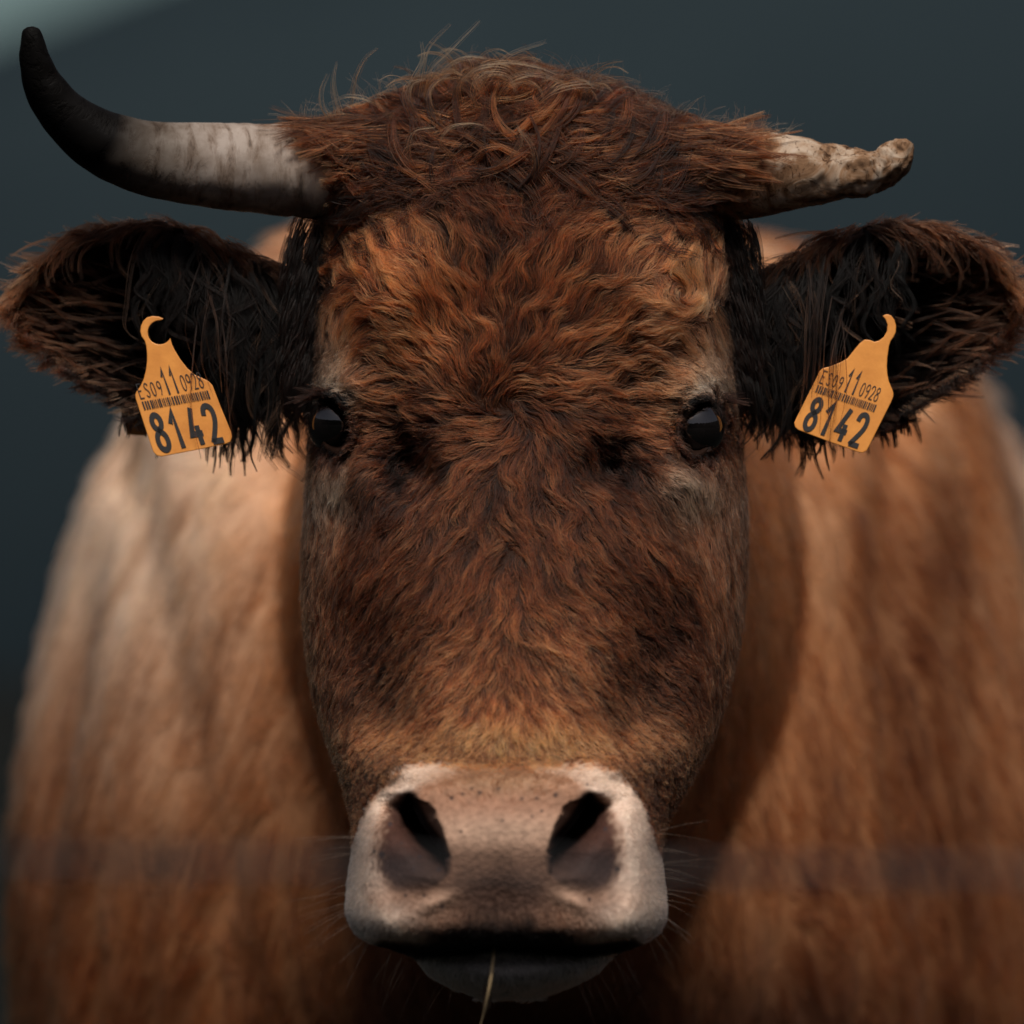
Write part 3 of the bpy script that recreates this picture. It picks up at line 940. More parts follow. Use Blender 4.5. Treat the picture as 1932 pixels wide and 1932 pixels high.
fp, fq, fi = children(HW, HF, 26000, gg, gr, clump=0.9, weight=poll_w, seed=202, frizz=0.0018, lenvar=0.4, cpow=0.9)
n, k = fq.shape[:2]
base = np.tile(np.array([0.075, 0.027, 0.013]), (n, 1))
cv_ = np.exp(np.random.default_rng(9).normal(0, 0.35, len(gr)))[fi]
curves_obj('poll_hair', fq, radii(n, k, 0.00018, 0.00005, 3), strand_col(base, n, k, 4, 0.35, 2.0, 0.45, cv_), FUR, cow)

# ---- hand-laid locks: tuples of layout control points
def locks(name, specs, mat=FUR, seed=0):
    """specs: (points, strands, spread, r0, colour)"""
    r = np.random.default_rng(seed)
    k = 16
    AP, AR, AC = [], [], []
    for pts, cnt, spr, r0, colr in specs:
        pts = np.array(pts, float)
        m = len(pts)
        # Catmull-Rom resample
        ext = np.vstack([2 * pts[0] - pts[1], pts, 2 * pts[-1] - pts[-2]])
        tt = np.linspace(0, m - 1 - 1e-6, k); i = tt.astype(int); f = (tt - i)[:, None]
        p0, p1, p2, p3 = ext[i], ext[i + 1], ext[i + 2], ext[i + 3]
        c = 0.5 * ((2 * p1) + (-p0 + p2) * f + (2 * p0 - 5 * p1 + 4 * p2 - p3) * f ** 2 + (-p0 + 3 * p1 - 3 * p2 + p3) * f ** 3)
        t = np.linspace(0, 1, k)[None, :, None]
        o = r.normal(0, 1, (cnt, 1, 3)) * spr * (1 - 0.62 * t)
        b = r.normal(0, 1, (cnt, 1, 3)) * spr * 0.5 * t * (r.random((cnt, 1, 1)) < 0.3)
        AP.append(c[None] + o + b)
        AR.append(radii(cnt, k, r0, r0 * 0.25, int(r.integers(1e6))))
        AC.append(strand_col(np.tile(np.array(colr, float), (cnt, 1)), cnt, k, int(r.integers(1e6)), 0.6, 1.5, 0.35, None, 0.62))
    P = conv(np.concatenate(AP)); R = np.concatenate(AR); C = np.concatenate(AC)
    return curves_obj(name, P, R, C, mat, cow)

rl = np.random.default_rng(77)
specs = []
AU = (0.55, 0.28, 0.14)  # auburn, lightened so the strands look backlit
# flyaway curls on top of the poll
for pts in [
    [(640, 215, -80), (632, 180, -70), (630, 150, -60), (636, 118, -60)], [(665, 195, -80), (672, 150, -60), (690, 112, -50), (712, 92, -40)],
    [(622, 225, -80), (606, 200, -60), (605, 170, -60), (618, 140, -60)], [(790, 175, -60), (800, 120, -30), (812, 85, -30), (850, 45, -20)],
    [(800, 180, -60), (815, 130, -30), (850, 95, -20), (905, 40, -20)], [(820, 170, -50), (842, 128, -20), (880, 108, -10), (920, 112, -10)],
    [(900, 180, -50), (930, 140, -20), (960, 105, -10), (1030, 80, 0)], [(850, 190, -50), (880, 145, -10), (940, 118, 0), (1010, 125, 0), (1050, 140, 0)],
    [(770, 190, -50), (782, 150, -20), (800, 112, -20), (798, 80, -20)], [(870, 200, -40), (868, 160, -10), (900, 130, 10), (950, 125, 10), (985, 150, 0)],
    [(930, 200, -40), (950, 160, 0), (990, 140, 10), (1040, 145, 0), (1075, 170, -10)], [(905, 210, -30), (892, 170, 20), (915, 140, 20), (958, 142, 20), (975, 175, 20)],
    [(790, 230, -20), (770, 190, 20), (775, 160, 20), (800, 150, 20)], [(835, 240, -10), (815, 200, 30), (815, 165, 30), (850, 140, 30)],
    [(1000, 210, -30), (1040, 175, 0), (1100, 160, 0), (1150, 170, -10)], [(740, 220, -40), (700, 190, -10), (655, 180, -10), (620, 195, -20)],
    [(860, 300, 10), (830, 270, 50), (850, 240, 55), (900, 235, 50), (935, 255, 40)], [(925, 330, 10), (960, 300, 50), (985, 270, 60), (975, 235, 55)],
    [(1000, 350, 20), (1010, 310, 60), (1000, 270, 65), (975, 240, 60)], [(790, 330, 10), (770, 290, 50), (780, 250, 55), (820, 240, 50)],
]:
    specs.append((pts, 9, 5, 0.00009, AU))
# long curls over the crown, swept to both sides
for i in range(560):
    x = rl.uniform(650, 1340); top = np.interp(x, [600, 700, 800, 900, 1000, 1150, 1250, 1400], [245, 205, 165, 140, 145, 168, 220, 262])
    y = top + rl.uniform(8, 230) * (0.35 + 0.65 * rl.random())
    z = head_depth(x, max(y, 135)) + rl.uniform(2, 16)
    sd = -1 if x + rl.normal(0, 60) < 930 else 1
    a = math.atan2(rl.uniform(-0.35, 0.55), sd) + rl.normal(0, 0.4 + 0.5 * math.exp(-((x - 900) / 120) ** 2))
    s_ = rl.choice([-1, 1]); st = rl.uniform(20, 44); cv = s_ * rl.uniform(0.05, 0.5)
    p = [(x, y, z)]; y00 = y
    for j in range(4):
        a += cv
        x += st * math.cos(a); y += st * math.sin(a)
        y = max(y, np.interp(x, [560, 600, 700, 800, 900, 1000, 1150, 1250, 1400], [232, 222, 190, 148, 118, 134, 154, 205, 240]) + 5)
        zt = head_depth(min(max(x, 600), 1380), max(y, 135)) + 10
        z = 0.5 * z + 0.5 * zt + (5 if j < 2 else -2)
        p.append((x, y, z))
    f_ = rl.random()
    specs.append((p, int(rl.integers(10, 26)), rl.uniform(3, 8), 0.00018, np.array([0.27, 0.10, 0.042]) * (rl.uniform(0.15, 0.6) if f_ < 0.6 else rl.uniform(0.9, 1.9)) * np.interp(y00, [150, 230, 320], [1.15, 0.9, 0.45])))
# hair laid over the horn bases
for i in range(200):
    y0 = rl.uniform(222, 372); x0 = rl.uniform(625, 800)
    end = np.interp(y0, [222, 250, 290, 330, 375], [520, 562, 612, 640, 656]) + rl.normal(0, 20)
    L_ = max(40, min(x0 - end, 200)); x0 = end + L_
    dr = rl.uniform(-26, 34); bw = rl.normal(0, 9)
    p = []
    for q_ in (0, 0.35, 0.7, 1.0):
        x_ = x0 - L_ * q_; y_ = y0 + dr * q_ * q_ + 3 + bw * math.sin(q_ * 5)
        zh = -150 + 92 * math.sqrt(max(0.03, 1 - ((y_ - 320) / 96) ** 2))
        zf = head_depth(max(x_, 612), max(y_, 150)) + 8 if x_ > 625 else -999
        p.append((x_, y_, max(zh, zf) + rl.uniform(2, 22)))
    g_ = rl.uniform(0.12, 0.55) if rl.random() < 0.62 else rl.uniform(0.8, 1.5)
    specs.append((p, int(rl.integers(6, 16)), rl.uniform(3, 7), 0.00017, np.array([0.24, 0.088, 0.037]) * g_))
for i in range(220):
    y0 = rl.uniform(240, 385); x0 = rl.uniform(1180, 1350)
    end = np.interp(y0, [240, 270, 310, 350, 385], [1420, 1440, 1400, 1370, 1345]) + rl.normal(0, 24) + (60 if rl.random() < 0.06 else 0)
    L_ = max(40, min(end - x0, 210)); x0 = end - L_
    dr = rl.uniform(-26, 36); bw = rl.normal(0, 9)
    p = []
    for q_ in (0, 0.35, 0.7, 1.0):
        x_ = x0 + L_ * q_; y_ = y0 + dr * q_ * q_ + bw * math.sin(q_ * 5)
        zh = -156 + 90 * math.sqrt(max(0.03, 1 - ((y_ - 326) / 92) ** 2))
        zf = head_depth(min(x_, 1355), max(y_, 150)) + 8 if x_ < 1345 else -999
        p.append((x_, y_, max(zh, zf) + rl.uniform(2, 22)))
    g_ = rl.uniform(0.12, 0.55) if rl.random() < 0.62 else rl.uniform(0.8, 1.5)
    specs.append((p, int(rl.integers(6, 16)), rl.uniform(3, 7), 0.00017, np.array([0.24, 0.088, 0.037]) * g_))
# unruly curls breaking the outline of the crown
for i in range(75):
    x = rl.uniform(770, 1120); top = np.interp(x, [700, 800, 900, 1000, 1150], [180, 145, 122, 138, 155])
    a = rl.uniform(-2.6, -0.4); cv = rl.uniform(0.25, 0.65) * (1 if a > -1.5 else -1); st = rl.uniform(12, 26)
    X_, Y_ = x, top + rl.uniform(10, 40); p = [(X_, Y_, -70)]
    for j in range(4):
        X_ += st * math.cos(a); Y_ += st * math.sin(a); a += cv; p.append((X_, Y_, -60 + 10 * j))
    specs.append((p, int(rl.integers(3, 9)), rl.uniform(2, 4), 0.00012, np.array([0.40, 0.18, 0.085]) * rl.uniform(0.3, 1.4)))
# loose hairs standing off the outline
for i in range(240):
    x = rl.uniform(560, 1480); top = np.interp(x, [500, 600, 700, 800, 900, 1000, 1150, 1250, 1400, 1480], [228, 215, 175, 140, 125, 138, 152, 200, 235, 250])
    a = -math.pi / 2 + (x - 965) / 700 + rl.normal(0, 0.4); st = rl.uniform(6, 20); cv = rl.normal(0, 0.35)
    p = [(x, top + 12, -120)]; X_, Y_ = x, top + 12
    for j in range(3):
        a += cv; X_ += st * math.cos(a); Y_ += st * math.sin(a); p.append((X_, Y_, -120 + 4 * j))
    specs.append((p, 2, 3, 0.00008, (0.4, 0.25, 0.15)))
locks('forelock', specs, seed=5)

# ---- ears
def grid_surface(f):
    nr, nc = f.shape[:2]
    V = conv(f.reshape(-1, 3))
    F = [(i * nc + j, (i + 1) * nc + j, (i + 1) * nc + j + 1, i * nc + j + 1) for i in range(nr - 1) for j in range(nc - 1)]
    return V, F
nE1, nE2 = Noise(90, 12, 3, 81), Noise(45, 12, 3, 82)
def ear_fur(R, side, seed, cx0):
    V, F = loft(R); V = conv(V); F = fix_winding(V, F)
    def w(C, N):
        P = inv(C)
        rim = np.clip(1.3 - (gauss(P, cx0, 640, 140, 110)), 0.2, 2)
        return rim * np.where(N[:, 1] < 0.2, 1, 0.35)
    def field(q, N, t):
        P = inv(q)
        X, Y = P[..., 0], P[..., 1]
        u = (X - 966) * side            # grows outwards
        o = sstep(420, 800, u)
        v = np.stack([side * (0.25 + 0.9 * o), 0.25 + 0.65 * (1 - o) + 0.7 * sstep(560, 720, Y) - 0.35 * sstep(520, 430, Y) * o], -1)
        v = v + np.stack([nE1(P) * 0.35, nE2(P) * 0.45], -1)
        return to3(v)
    def ln(q):
        P = inv(q)
        u = np.abs(P[..., 0] - 966)
        return (58 + 12 * nE1(P)) * S * np.random.default_rng(seed).uniform(0.6, 1.3, len(P))
    gr, gg, gn = guides(V, F, 1600, field, ln, k=9, weight=w, lift=0.42, settle=0.3, wave=(0.4, 0.8), seed=seed, hug=False)
    fp, fq, fi = children(V, F, 30000, gg, gr, clump=0.85, weight=w, seed=seed + 2, frizz=0.0010, lenvar=0.45, cpow=0.9)
    n, k = fq.shape[:2]
    base = coat(inv(fp))
    cv_ = np.exp(np.random.default_rng(seed).normal(0, 0.35, len(gr)))[fi]
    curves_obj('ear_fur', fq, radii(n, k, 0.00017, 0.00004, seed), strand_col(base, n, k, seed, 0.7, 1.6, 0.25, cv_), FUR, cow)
ear_fur(earLr, -1, 301, 330)
ear_fur(earRr, 1, 311, 1640)

specs = []
DK = np.array([0.040, 0.018, 0.012])  # near-black hair: shade in the ears put into its colour
for side in (-1, 1):
    fx = (lambda x: x) if side < 0 else (lambda x: 1966 - x)
    # brown tufts inside the ear, combed towards its tip
    for i in range(230):
        x = rl.uniform(70, 400); lo = np.interp(x, [70, 200, 400], [520, 445, 440]); hi = np.interp(x, [70, 200, 400], [640, 740, 800])
        y = lo + (hi - lo) * rl.random()
        if 250 < x and 520 < y < 720 and rl.random() < 0.75: continue
        up = y < 520
        L_ = rl.uniform(50, 120); ang = math.pi + (rl.uniform(-0.35, 0.15) if up else rl.uniform(-0.75, 0.1)); cv = rl.uniform(-0.25, 0.1)
        p = [(fx(x), y, -255)]; X_, Y_ = x, y
        for j in range(3):
            X_ += L_ / 3 * math.cos(ang); Y_ -= L_ / 3 * math.sin(ang) ; ang -= cv; p.append((fx(X_), Y_, -215 + 8 * j))
        k_ = np.interp(x, [70, 200, 400], [1.3, 0.8, 0.35])
        specs.append((p, int(rl.integers(5, 16)), rl.uniform(2, 6), 0.00015, np.array([0.20, 0.095, 0.055]) * rl.uniform(0.2, 1.3) * k_))
    # curls along the upper rim
    for i in range(110):
        x = rl.uniform(120, 540); y = np.interp(x, [120, 200, 300, 380, 440, 500, 540], [455, 428, 420, 437, 464, 500, 520]) + rl.uniform(-6, 22)
        L_ = rl.uniform(50, 120); ang = rl.uniform(-0.1, 0.9) if x > 330 else rl.uniform(2.4, 3.3); cv = rl.uniform(0.1, 0.5) * (1 if x > 330 else -1)
        p = [(fx(x), y, -185)]; X_, Y_ = x, y
        for j in range(4):
            X_ += L_ / 4 * math.cos(ang); Y_ += L_ / 4 * math.sin(ang); ang += cv; p.append((fx(X_), Y_, -165))
        specs.append((p, int(rl.integers(5, 14)), rl.uniform(2, 5), 0.00016, np.array([0.24, 0.11, 0.06]) * rl.uniform(0.25, 1.1)))
    # long locks falling from the upper rim across the ear
    for i in range(125):
        x = 585 - 330 * rl.random() ** 1.9; y = np.interp(x, [340, 370, 440, 500, 560], [432, 450, 480, 505, 540]) + rl.uniform(-5, 60)
        L_ = rl.uniform(140, 330) * (1 if x > 400 else 0.7)
        b = rl.uniform(-60, 50)
        j1, j2 = rl.normal(0, 13), rl.normal(0, 16)
        p = [(fx(x), y, -190), (fx(x + b * 0.6 + 4 + j1), y + L_ * 0.25, -160), (fx(x + b + 8 + j2), y + L_ * 0.6, -150), (fx(x + b * 0.9 + j1), y + L_ * 0.85, -150), (fx(x + b * 0.5 + rl.uniform(-30, 34)), y + L_, -165)]
        c = DK * rl.uniform(0.1, 0.5) if rl.random() < 0.82 else np.array([0.22, 0.115, 0.07])
        specs.append((p, int(rl.integers(8, 30)) if c[0] < 0.1 else int(rl.integers(4, 12)), rl.uniform(3, 8), 0.00015, c))
    for i in range(9 if side < 0 else 14):
        x = rl.uniform(350, 450); y = rl.uniform(480, 600); L_ = rl.uniform(190, 290); b = rl.uniform(-26, 34)
        p = [(fx(x), y, -160), (fx(x + b), y + L_ * 0.33, -95), (fx(x + b * 1.3), y + L_ * 0.66, -85), (fx(x + b * 0.8 + 14), y + L_, -85)]
        specs.append((p, 3, rl.uniform(1, 3), 0.00013, np.array([0.16, 0.08, 0.05]) * rl.uniform(0.2, 1.3)))
    # fringe hanging under the ear
    for i in range(120):
        x = rl.uniform(395, 585); y = np.interp(x, [380, 440, 560, 585], [770, 770, 735, 720]) + rl.uniform(-40, 10)
        L_ = rl.uniform(40, 130) * np.interp(x, [400, 520, 560, 585], [1, 1, 0.7, 0.4])
        b = rl.normal(0, 16)
        p = [(fx(x), y, -215), (fx(x + b * 0.3), y + L_ * 0.4, -205), (fx(x + b * 0.8), y + L_ * 0.75, -205), (fx(x + b + rl.normal(0, 6)), y + L_, -208)]
        specs.append((p, int(rl.integers(10, 26)), rl.uniform(2, 6), 0.00014, DK * rl.uniform(0.2, 0.8)))
    for i in range(40):
        x = rl.uniform(230, 420); y = np.interp(x, [230, 300, 420], [755, 790, 800]) + rl.uniform(-15, 8)
        L_ = rl.uniform(25, 70); b = rl.normal(-6, 8)
        p = [(fx(x), y, -235), (fx(x + b * 0.3), y + L_ * 0.4, -230), (fx(x + b * 0.8), y + L_ * 0.75, -230), (fx(x + b), y + L_, -232)]
        specs.append((p, int(rl.integers(10, 22)), rl.uniform(2, 5), 0.00014, DK * rl.uniform(0.2, 0.7)))
    # spikes and pale wisps off the outer rim
    for i in range(90):
        a0 = rl.uniform(0, 1)
        E = EAR_L
        if rl.random() < 0.5: x = rl.uniform(20, 330); y = np.interp(x, E['x'][::-1], E['top'][::-1]); dy = -1
        else: x = rl.uniform(20, 260); y = np.interp(x, E['x'][::-1], E['bot'][::-1]); dy = 1
        L_ = rl.uniform(25, 62); ang = math.atan2(dy * 0.45, -1) + rl.normal(0, 0.22); cv = dy * rl.uniform(0, 0.3)
        p = [(fx(x + 15), y - dy * 6, -205)]; X_, Y_ = x + 15, y - dy * 6
        for j in range(3):
            X_ += L_ / 3 * math.cos(ang); Y_ += L_ / 3 * math.sin(ang); ang += cv * 0.5; p.append((fx(X_), Y_, -203 + 3 * j))
        specs.append((p, int(rl.integers(4, 12)), 2.5, 0.00010, np.array([0.22, 0.12, 0.07]) * rl.uniform(0.3, 1.6)))
    # hair of the temple between horn and ear
    for i in range(170):
        x = rl.uniform(548, 632); y = rl.uniform(415, 700); L_ = rl.uniform(50, 120)
        p = [(fx(x), y, -150), (fx(x - 12), y + L_ * 0.35, -125), (fx(x - 18), y + L_ * 0.7, -125), (fx(x - 12 + rl.normal(0, 8)), y + L_, -140)]
        specs.append((p, int(rl.integers(14, 30)), rl.uniform(5, 10), 0.00015, DK * rl.uniform(0.15, 1.3)))
locks('ear_locks', specs, seed=6)

# ---- eyelashes and whiskers
specs = []
for side in (-1, 1):
    fx = (lambda x: x) if side < 0 else (lambda x: 1949 - x)
    yo = 0 if side < 0 else 5
    for i in range(130):
        u = rl.random()
        x = 588 + 62 * u; y = 752 + yo - 8 * math.sin(u * 3.14) + rl.normal(0, 2)
        L_ = rl.uniform(20, 62) * (1 - 0.6 * u)
        ang = math.pi + 0.10 - 0.55 * u * 1.2 + rl.normal(0, 0.16)
        z0 = -40 + 55 * u
        p = [(fx(x), y, z0)]; X_, Y_ = x, y
        for j in range(3):
            X_ += L_ / 3 * math.cos(ang); Y_ -= L_ / 3 * math.sin(ang) - 1.5 * (j - 1); p.append((fx(X_), Y_, z0 + 6 * (j + 1)))
        specs.append((p, 3, 2.0, 0.00013, (0.03, 0.014, 0.01)))
    for i in range(26):
        y = rl.uniform(775, 860); x = np.interp(y, [775, 860], [584, 590])
        p = [(fx(x), y, -60), (fx(x - 8), y + 4, -56), (fx(x - rl.uniform(10, 20)), y + rl.uniform(8, 18), -54)]
        specs.append((p, 2, 1.2, 0.0001, (0.03, 0.014, 0.01)))
locks('eyelashes', specs, seed=7)
specs = []
for side in (-1, 1):
    fx = (lambda x: x) if side < 0 else (lambda x: 1910 - x)
    for i in range(24):
        y = rl.uniform(1560, 1770); x = np.interp(y, [1560, 1700, 1770], [668, 658, 690]) + rl.uniform(0, 22)
        L_ = rl.uniform(50, 130); ang = math.pi - np.interp(y, [1560, 1700, 1770], [0.15, -0.12, -0.8]) + rl.normal(0, 0.15)
        ang = math.pi + (math.pi - ang)
        X_, Y_, p = x, y, [(fx(x), y, 380)]
        sgn = np.interp(y, [1560, 1680, 1770], [-0.12, 0.15, 1.0]) + rl.normal(0, 0.15)
        for j in range(3):
            X_ -= L_ / 3 * math.cos(sgn); Y_ += L_ / 3 * math.sin(sgn) + j * 2; p.append((fx(X_), Y_, 385 + 6 * j))
        specs.append((p, 1, 0.5, 0.00006, (0.30, 0.20, 0.14)))
    for i in range(14):
        x = rl.uniform(720, 860); y = np.interp(x, [720, 860], [1785, 1860])
        L_ = rl.uniform(40, 110); dx = -rl.uniform(0.2, 0.7)
        p = [(fx(x), y, 380), (fx(x + dx * L_ * 0.5), y + L_ * 0.45, 385), (fx(x + dx * L_), y + L_, 382)]
        specs.append((p, 1, 0.5, 0.00006, (0.25, 0.17, 0.12)))
locks('whiskers', specs, seed=8)

# ---- short hair of the muzzle
def muz_w(C, N):
    P = inv(C)
    q = muzzle_q(P[..., 0], P[..., 1])
    line = np.interp(P[..., 0], [p[0] for p in MOUTH], [p[1] for p in MOUTH])
    low = (P[..., 1] > line + 10) * 1.0
    a = sstep(0.60, 0.85, q) + 0.8 * gauss(P, 945, 1472, 110, 20) + 0.35 * sstep(1680, 1740, P[..., 1])
    sd_ = np.minimum(polydist(P[..., 0], P[..., 1], SLIT_L)[0], polydist(P[..., 0], P[..., 1], SLIT_R)[0])
    return np.clip(a + low, 0, 1) * muzzle_w(P) * (N[:, 1] < 0.4) * sstep(22, 36, sd_)
def muz_field(q, N, t):
    P = inv(q)
    X, Y = P[..., 0], P[..., 1]
    v = np.stack([(X - 955) / 260, (Y - 1600) / 190 + 0.25], -1) + 0.25 * np.stack([nd2(P), nd3(P)], -1)
    return to3(v)
def muz_len(q):
    P = inv(q)
    return (11 + 7 * sstep(1790, 1830, P[..., 1]) + 4 * sstep(1480, 1445, P[..., 1])) * S * np.random.default_rng(13).uniform(0.7, 1.3, len(P))
gr, gg, gn = guides(HW, HF, 5000, muz_field, muz_len, k=5, weight=muz_w, lift=0.55, settle=0.2, wave=(0.15, 1), seed=401, hug=False)
fp, fq, fi = children(HW, HF, 42000, gg, gr, clump=0.35, weight=muz_w, seed=402, frizz=0.0003, lenvar=0.4)
n, k = fq.shape[:2]
P_ = inv(fp)
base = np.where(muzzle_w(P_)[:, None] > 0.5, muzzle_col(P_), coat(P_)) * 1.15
line = np.interp(P_[:, 0], [p[0] for p in MOUTH], [p[1] for p in MOUTH])
base = np.where(((P_[:, 1] > line + 14)[:, None]), np.array([0.8, 0.76, 0.73]), base)
curves_obj('muzzle_fur', fq, radii(n, k, 0.00011, 0.00004, 9), strand_col(base, n, k, 9, 0.8, 1.2, 0.2), FUR, cow)

# ---- trunk
def trunk_fur():
    for nm, R, cvt, cnt, sd in (('neck_fur', neck_rings(), True, 42000, 501), ('body_fur', torso_rings(), False, 90000, 511)):
        V, F = loft(R)
        if cvt: V = conv(V)
        F = fix_winding(V, F)
        def w(C, N):
            a = np.where(C[:, 1] < 1.5, 1, 0.18) * np.where(C[:, 2] > 0.75, 1, 0.25) * np.where(N[:, 1] < 0.2, 1.0, 0.3)
            return a
        def field(q, N, t):
            v = np.stack([0.5 * np.sign(q[..., 0]) * (q[..., 2] - 0.9) * 0.6, 0.5 + 0 * q[..., 0], -1.0 + 0 * q[..., 0]], -1)
            v[..., 0] += 0.3 * nT1(q); v[..., 1] += 0.3 * nT3(q)
            return v
        def ln(q): return 0.030 * np.random.default_rng(sd).uniform(0.7, 1.3, len(q))
        gr, gg, gn = guides(V, F, 3500, field, ln, k=6, weight=w, lift=0.3, settle=0.5, wave=(0.3, 0.8), seed=sd, hug=False)
        fp, fq, fi = children(V, F, cnt, gg, gr, clump=0.6, weight=w, seed=sd + 2, frizz=0.001, lenvar=0.3)
        n, k = fq.shape[:2]
        cv_ = np.exp(np.random.default_rng(sd).normal(0, 0.13, len(gr)))[fi]
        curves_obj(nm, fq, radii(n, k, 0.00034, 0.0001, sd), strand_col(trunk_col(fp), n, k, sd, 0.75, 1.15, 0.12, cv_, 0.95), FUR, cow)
trunk_fur()

# ------------------------------------------------------------------ eyes
def eyeball(cx, cy, cz, r):
    nr, nc = 40, 60
    th = np.linspace(0.02, math.pi - 0.02, nr)[:, None]; ph = np.linspace(0, 2 * math.pi, nc, endpoint=False)[None, :]
    P = np.stack([cx + r * np.sin(th) * np.cos(ph), cy + r * 1.0 * np.cos(th) + 0 * ph, cz + r * np.sin(th) * np.sin(ph)], -1)
    V, F = loft(P); V = conv(V)
    o = mesh_obj('eye', V, fix_winding(V, F), EYE, cow)
    return o
ml = (head_depth(672, 800) + head_depth(592, 800)) / 2
mr_ = (head_depth(1275, 806) + head_depth(1356, 806)) / 2
eyeball(640, 801, -54, 60)
eyeball(1307, 807, -54 + (mr_ - ml), 60)

# ------------------------------------------------------------------ horns
def horn(st, broken):
    A = np.array(st, float)
    m = len(A); nr, nc = (150, 72)
    ext = np.vstack([2 * A[0] - A[1], A, 2 * A[-1] - A[-2]])
    tt = np.linspace(0, m - 1 - 1e-6, nr); i = tt.astype(int); f = (tt - i)[:, None]
    p0, p1, p2, p3 = ext[i], ext[i + 1], ext[i + 2], ext[i + 3]
    C = 0.5 * ((2 * p1) + (-p0 + p2) * f + (2 * p0 - 5 * p1 + 4 * p2 - p3) * f ** 2 + (-p0 + 3 * p1 - 3 * p2 + p3) * f ** 3)
    c, r = C[:, :3], C[:, 3].copy()
    # round tip
    s_ = np.concatenate([[0], np.cumsum(np.linalg.norm(np.diff(c, axis=0), axis=1))])
    u = s_ / s_[-1]
    tip = r[0]
    tan = norm(np.gradient(c, axis=0))
    up = np.array([0, 0, 1.0])
    b1 = norm(np.cross(tan, up)); b2 = np.cross(tan, b1)
    th = np.linspace(0, 2 * math.pi, nc, endpoint=False)
    R = r[:, None, None] * (np.cos(th)[None, :, None] * b1[:, None, :] + np.sin(th)[None, :, None] * b2[:, None, :])
    P = c[:, None, :] + R
    n1, n2 = Noise(45, 14, 3, 91), Noise(16, 16, 3, 92)
    rn = norm(R)
    if broken:
        e = sstep(0.62, 0.2, u)[:, None]
        P = P + rn * ((3.0 * n1(P) + 1.3 * n2(P)) * (0.35 + e))[..., None]
        # torn notch on the upper side near the tip
        g = np.exp(-((P[..., 0] - 1640) / 16) ** 2) * sstep(310, 275, P[..., 1])
        P[..., 1] += 10 * g
    else:
        grooves = np.zeros(nr)
        for g0, w0, d0 in ((0.80, 0.0045, 4.0), (0.812, 0.003, 2.0), (0.70, 0.003, 2.0), (0.66, 0.004, 1.2), (0.86, 0.003, 1.0), (0.63, 0.003, 1.2), (0.72, 0.006, 1.4)):
            grooves += d0 * np.exp(-((u - g0) / w0) ** 2)
        wob = 0.9 * n1(P)
        P = P + rn * (wob - grooves[:, None])[..., None]
    V, F = loft(P)
    W = conv(V)
    o = mesh_obj('horn', W, fix_winding(W, F), mat_horn(broken), cow)
    al = np.zeros((len(V), 3))
    al[:nr * nc, 0] = np.repeat(u, nc); al[:nr * nc, 1] = np.tile(np.abs(th / math.pi - 1), nr); al[-1, 0] = 1
    a = o.data.attributes.new('along', 'FLOAT_VECTOR', 'POINT')
    a.data.foreach_set('vector', al.ravel())
    md = o.modifiers.new('fine', 'SUBSURF'); md.levels = 1; md.render_levels = 1
    return o
h1 = horn([(57, 50, -35, 6), (58, 58, -35, 17), (62, 84, -38, 24), (68, 120, -45, 31), (86, 168, -58, 40), (122, 216, -75, 48), (185, 264, -95, 60), (272, 297, -115, 70),
      (390, 311, -135, 80), (500, 319, -148, 86), (610, 326, -155, 88), (720, 335, -160, 86)], False)
h1['label'] = 'long grey horn curving up to a black tip'
h2 = horn([(1716, 266, -120, 7), (1708, 277, -120, 22), (1690, 296, -122, 36), (1662, 315, -126, 43), (1620, 324, -132, 48), (1570, 326, -138, 54), (1500, 326, -146, 70),
      (1420, 328, -154, 84), (1330, 332, -158, 88), (1240, 340, -160, 86)], True)
h2['label'] = 'short broken horn with a rough mottled stub'

# ------------------------------------------------------------------ ear tags
def mat_tag():
    m, nt, b = new_mat('orange_plastic')
    tc = nt.nodes.new('ShaderNodeTexCoord')
    n = noise_node(nt, 55, 6, 0.65, tc.outputs['Object'])
    r = ramp(nt, n.outputs['Fac'], [(0.3, (0.58, 0.215, 0.036)), (0.65, (0.76, 0.31, 0.06))])
    nt.links.new(r.outputs[0], b.inputs['Base Color'])
    n2 = noise_node(nt, 500, 3, 0.6, tc.outputs['Object'])
    bump(nt, b, n2.outputs['Fac'], 0.2, 0.0004)
    set_in(b, Roughness=0.5)
    b.inputs['Subsurface Weight'].default_value = 0.0
    return m
def mat_plain(name, c, rough=0.5):
    m, nt, b = new_mat(name)
    tc = nt.nodes.new('ShaderNodeTexCoord')
    n = noise_node(nt, 300, 4, 0.6, tc.outputs['Object'])
    r = ramp(nt, n.outputs['Fac'], [(0.3, tuple(x * 0.75 for x in c)), (0.7, tuple(x * 1.2 for x in c))])
    nt.links.new(r.outputs[0], b.inputs['Base Color'])
    set_in(b, Roughness=rough)
    return m
TAG, INK, HOLE = mat_tag(), mat_plain('black_ink', (0.014, 0.013, 0.015), 0.7), mat_plain('eyelet_shade', (0.0025, 0.0022, 0.0022), 1.0)
HOLE.node_tree.nodes['Principled BSDF'].inputs['Specular IOR Level'].default_value = 0.0

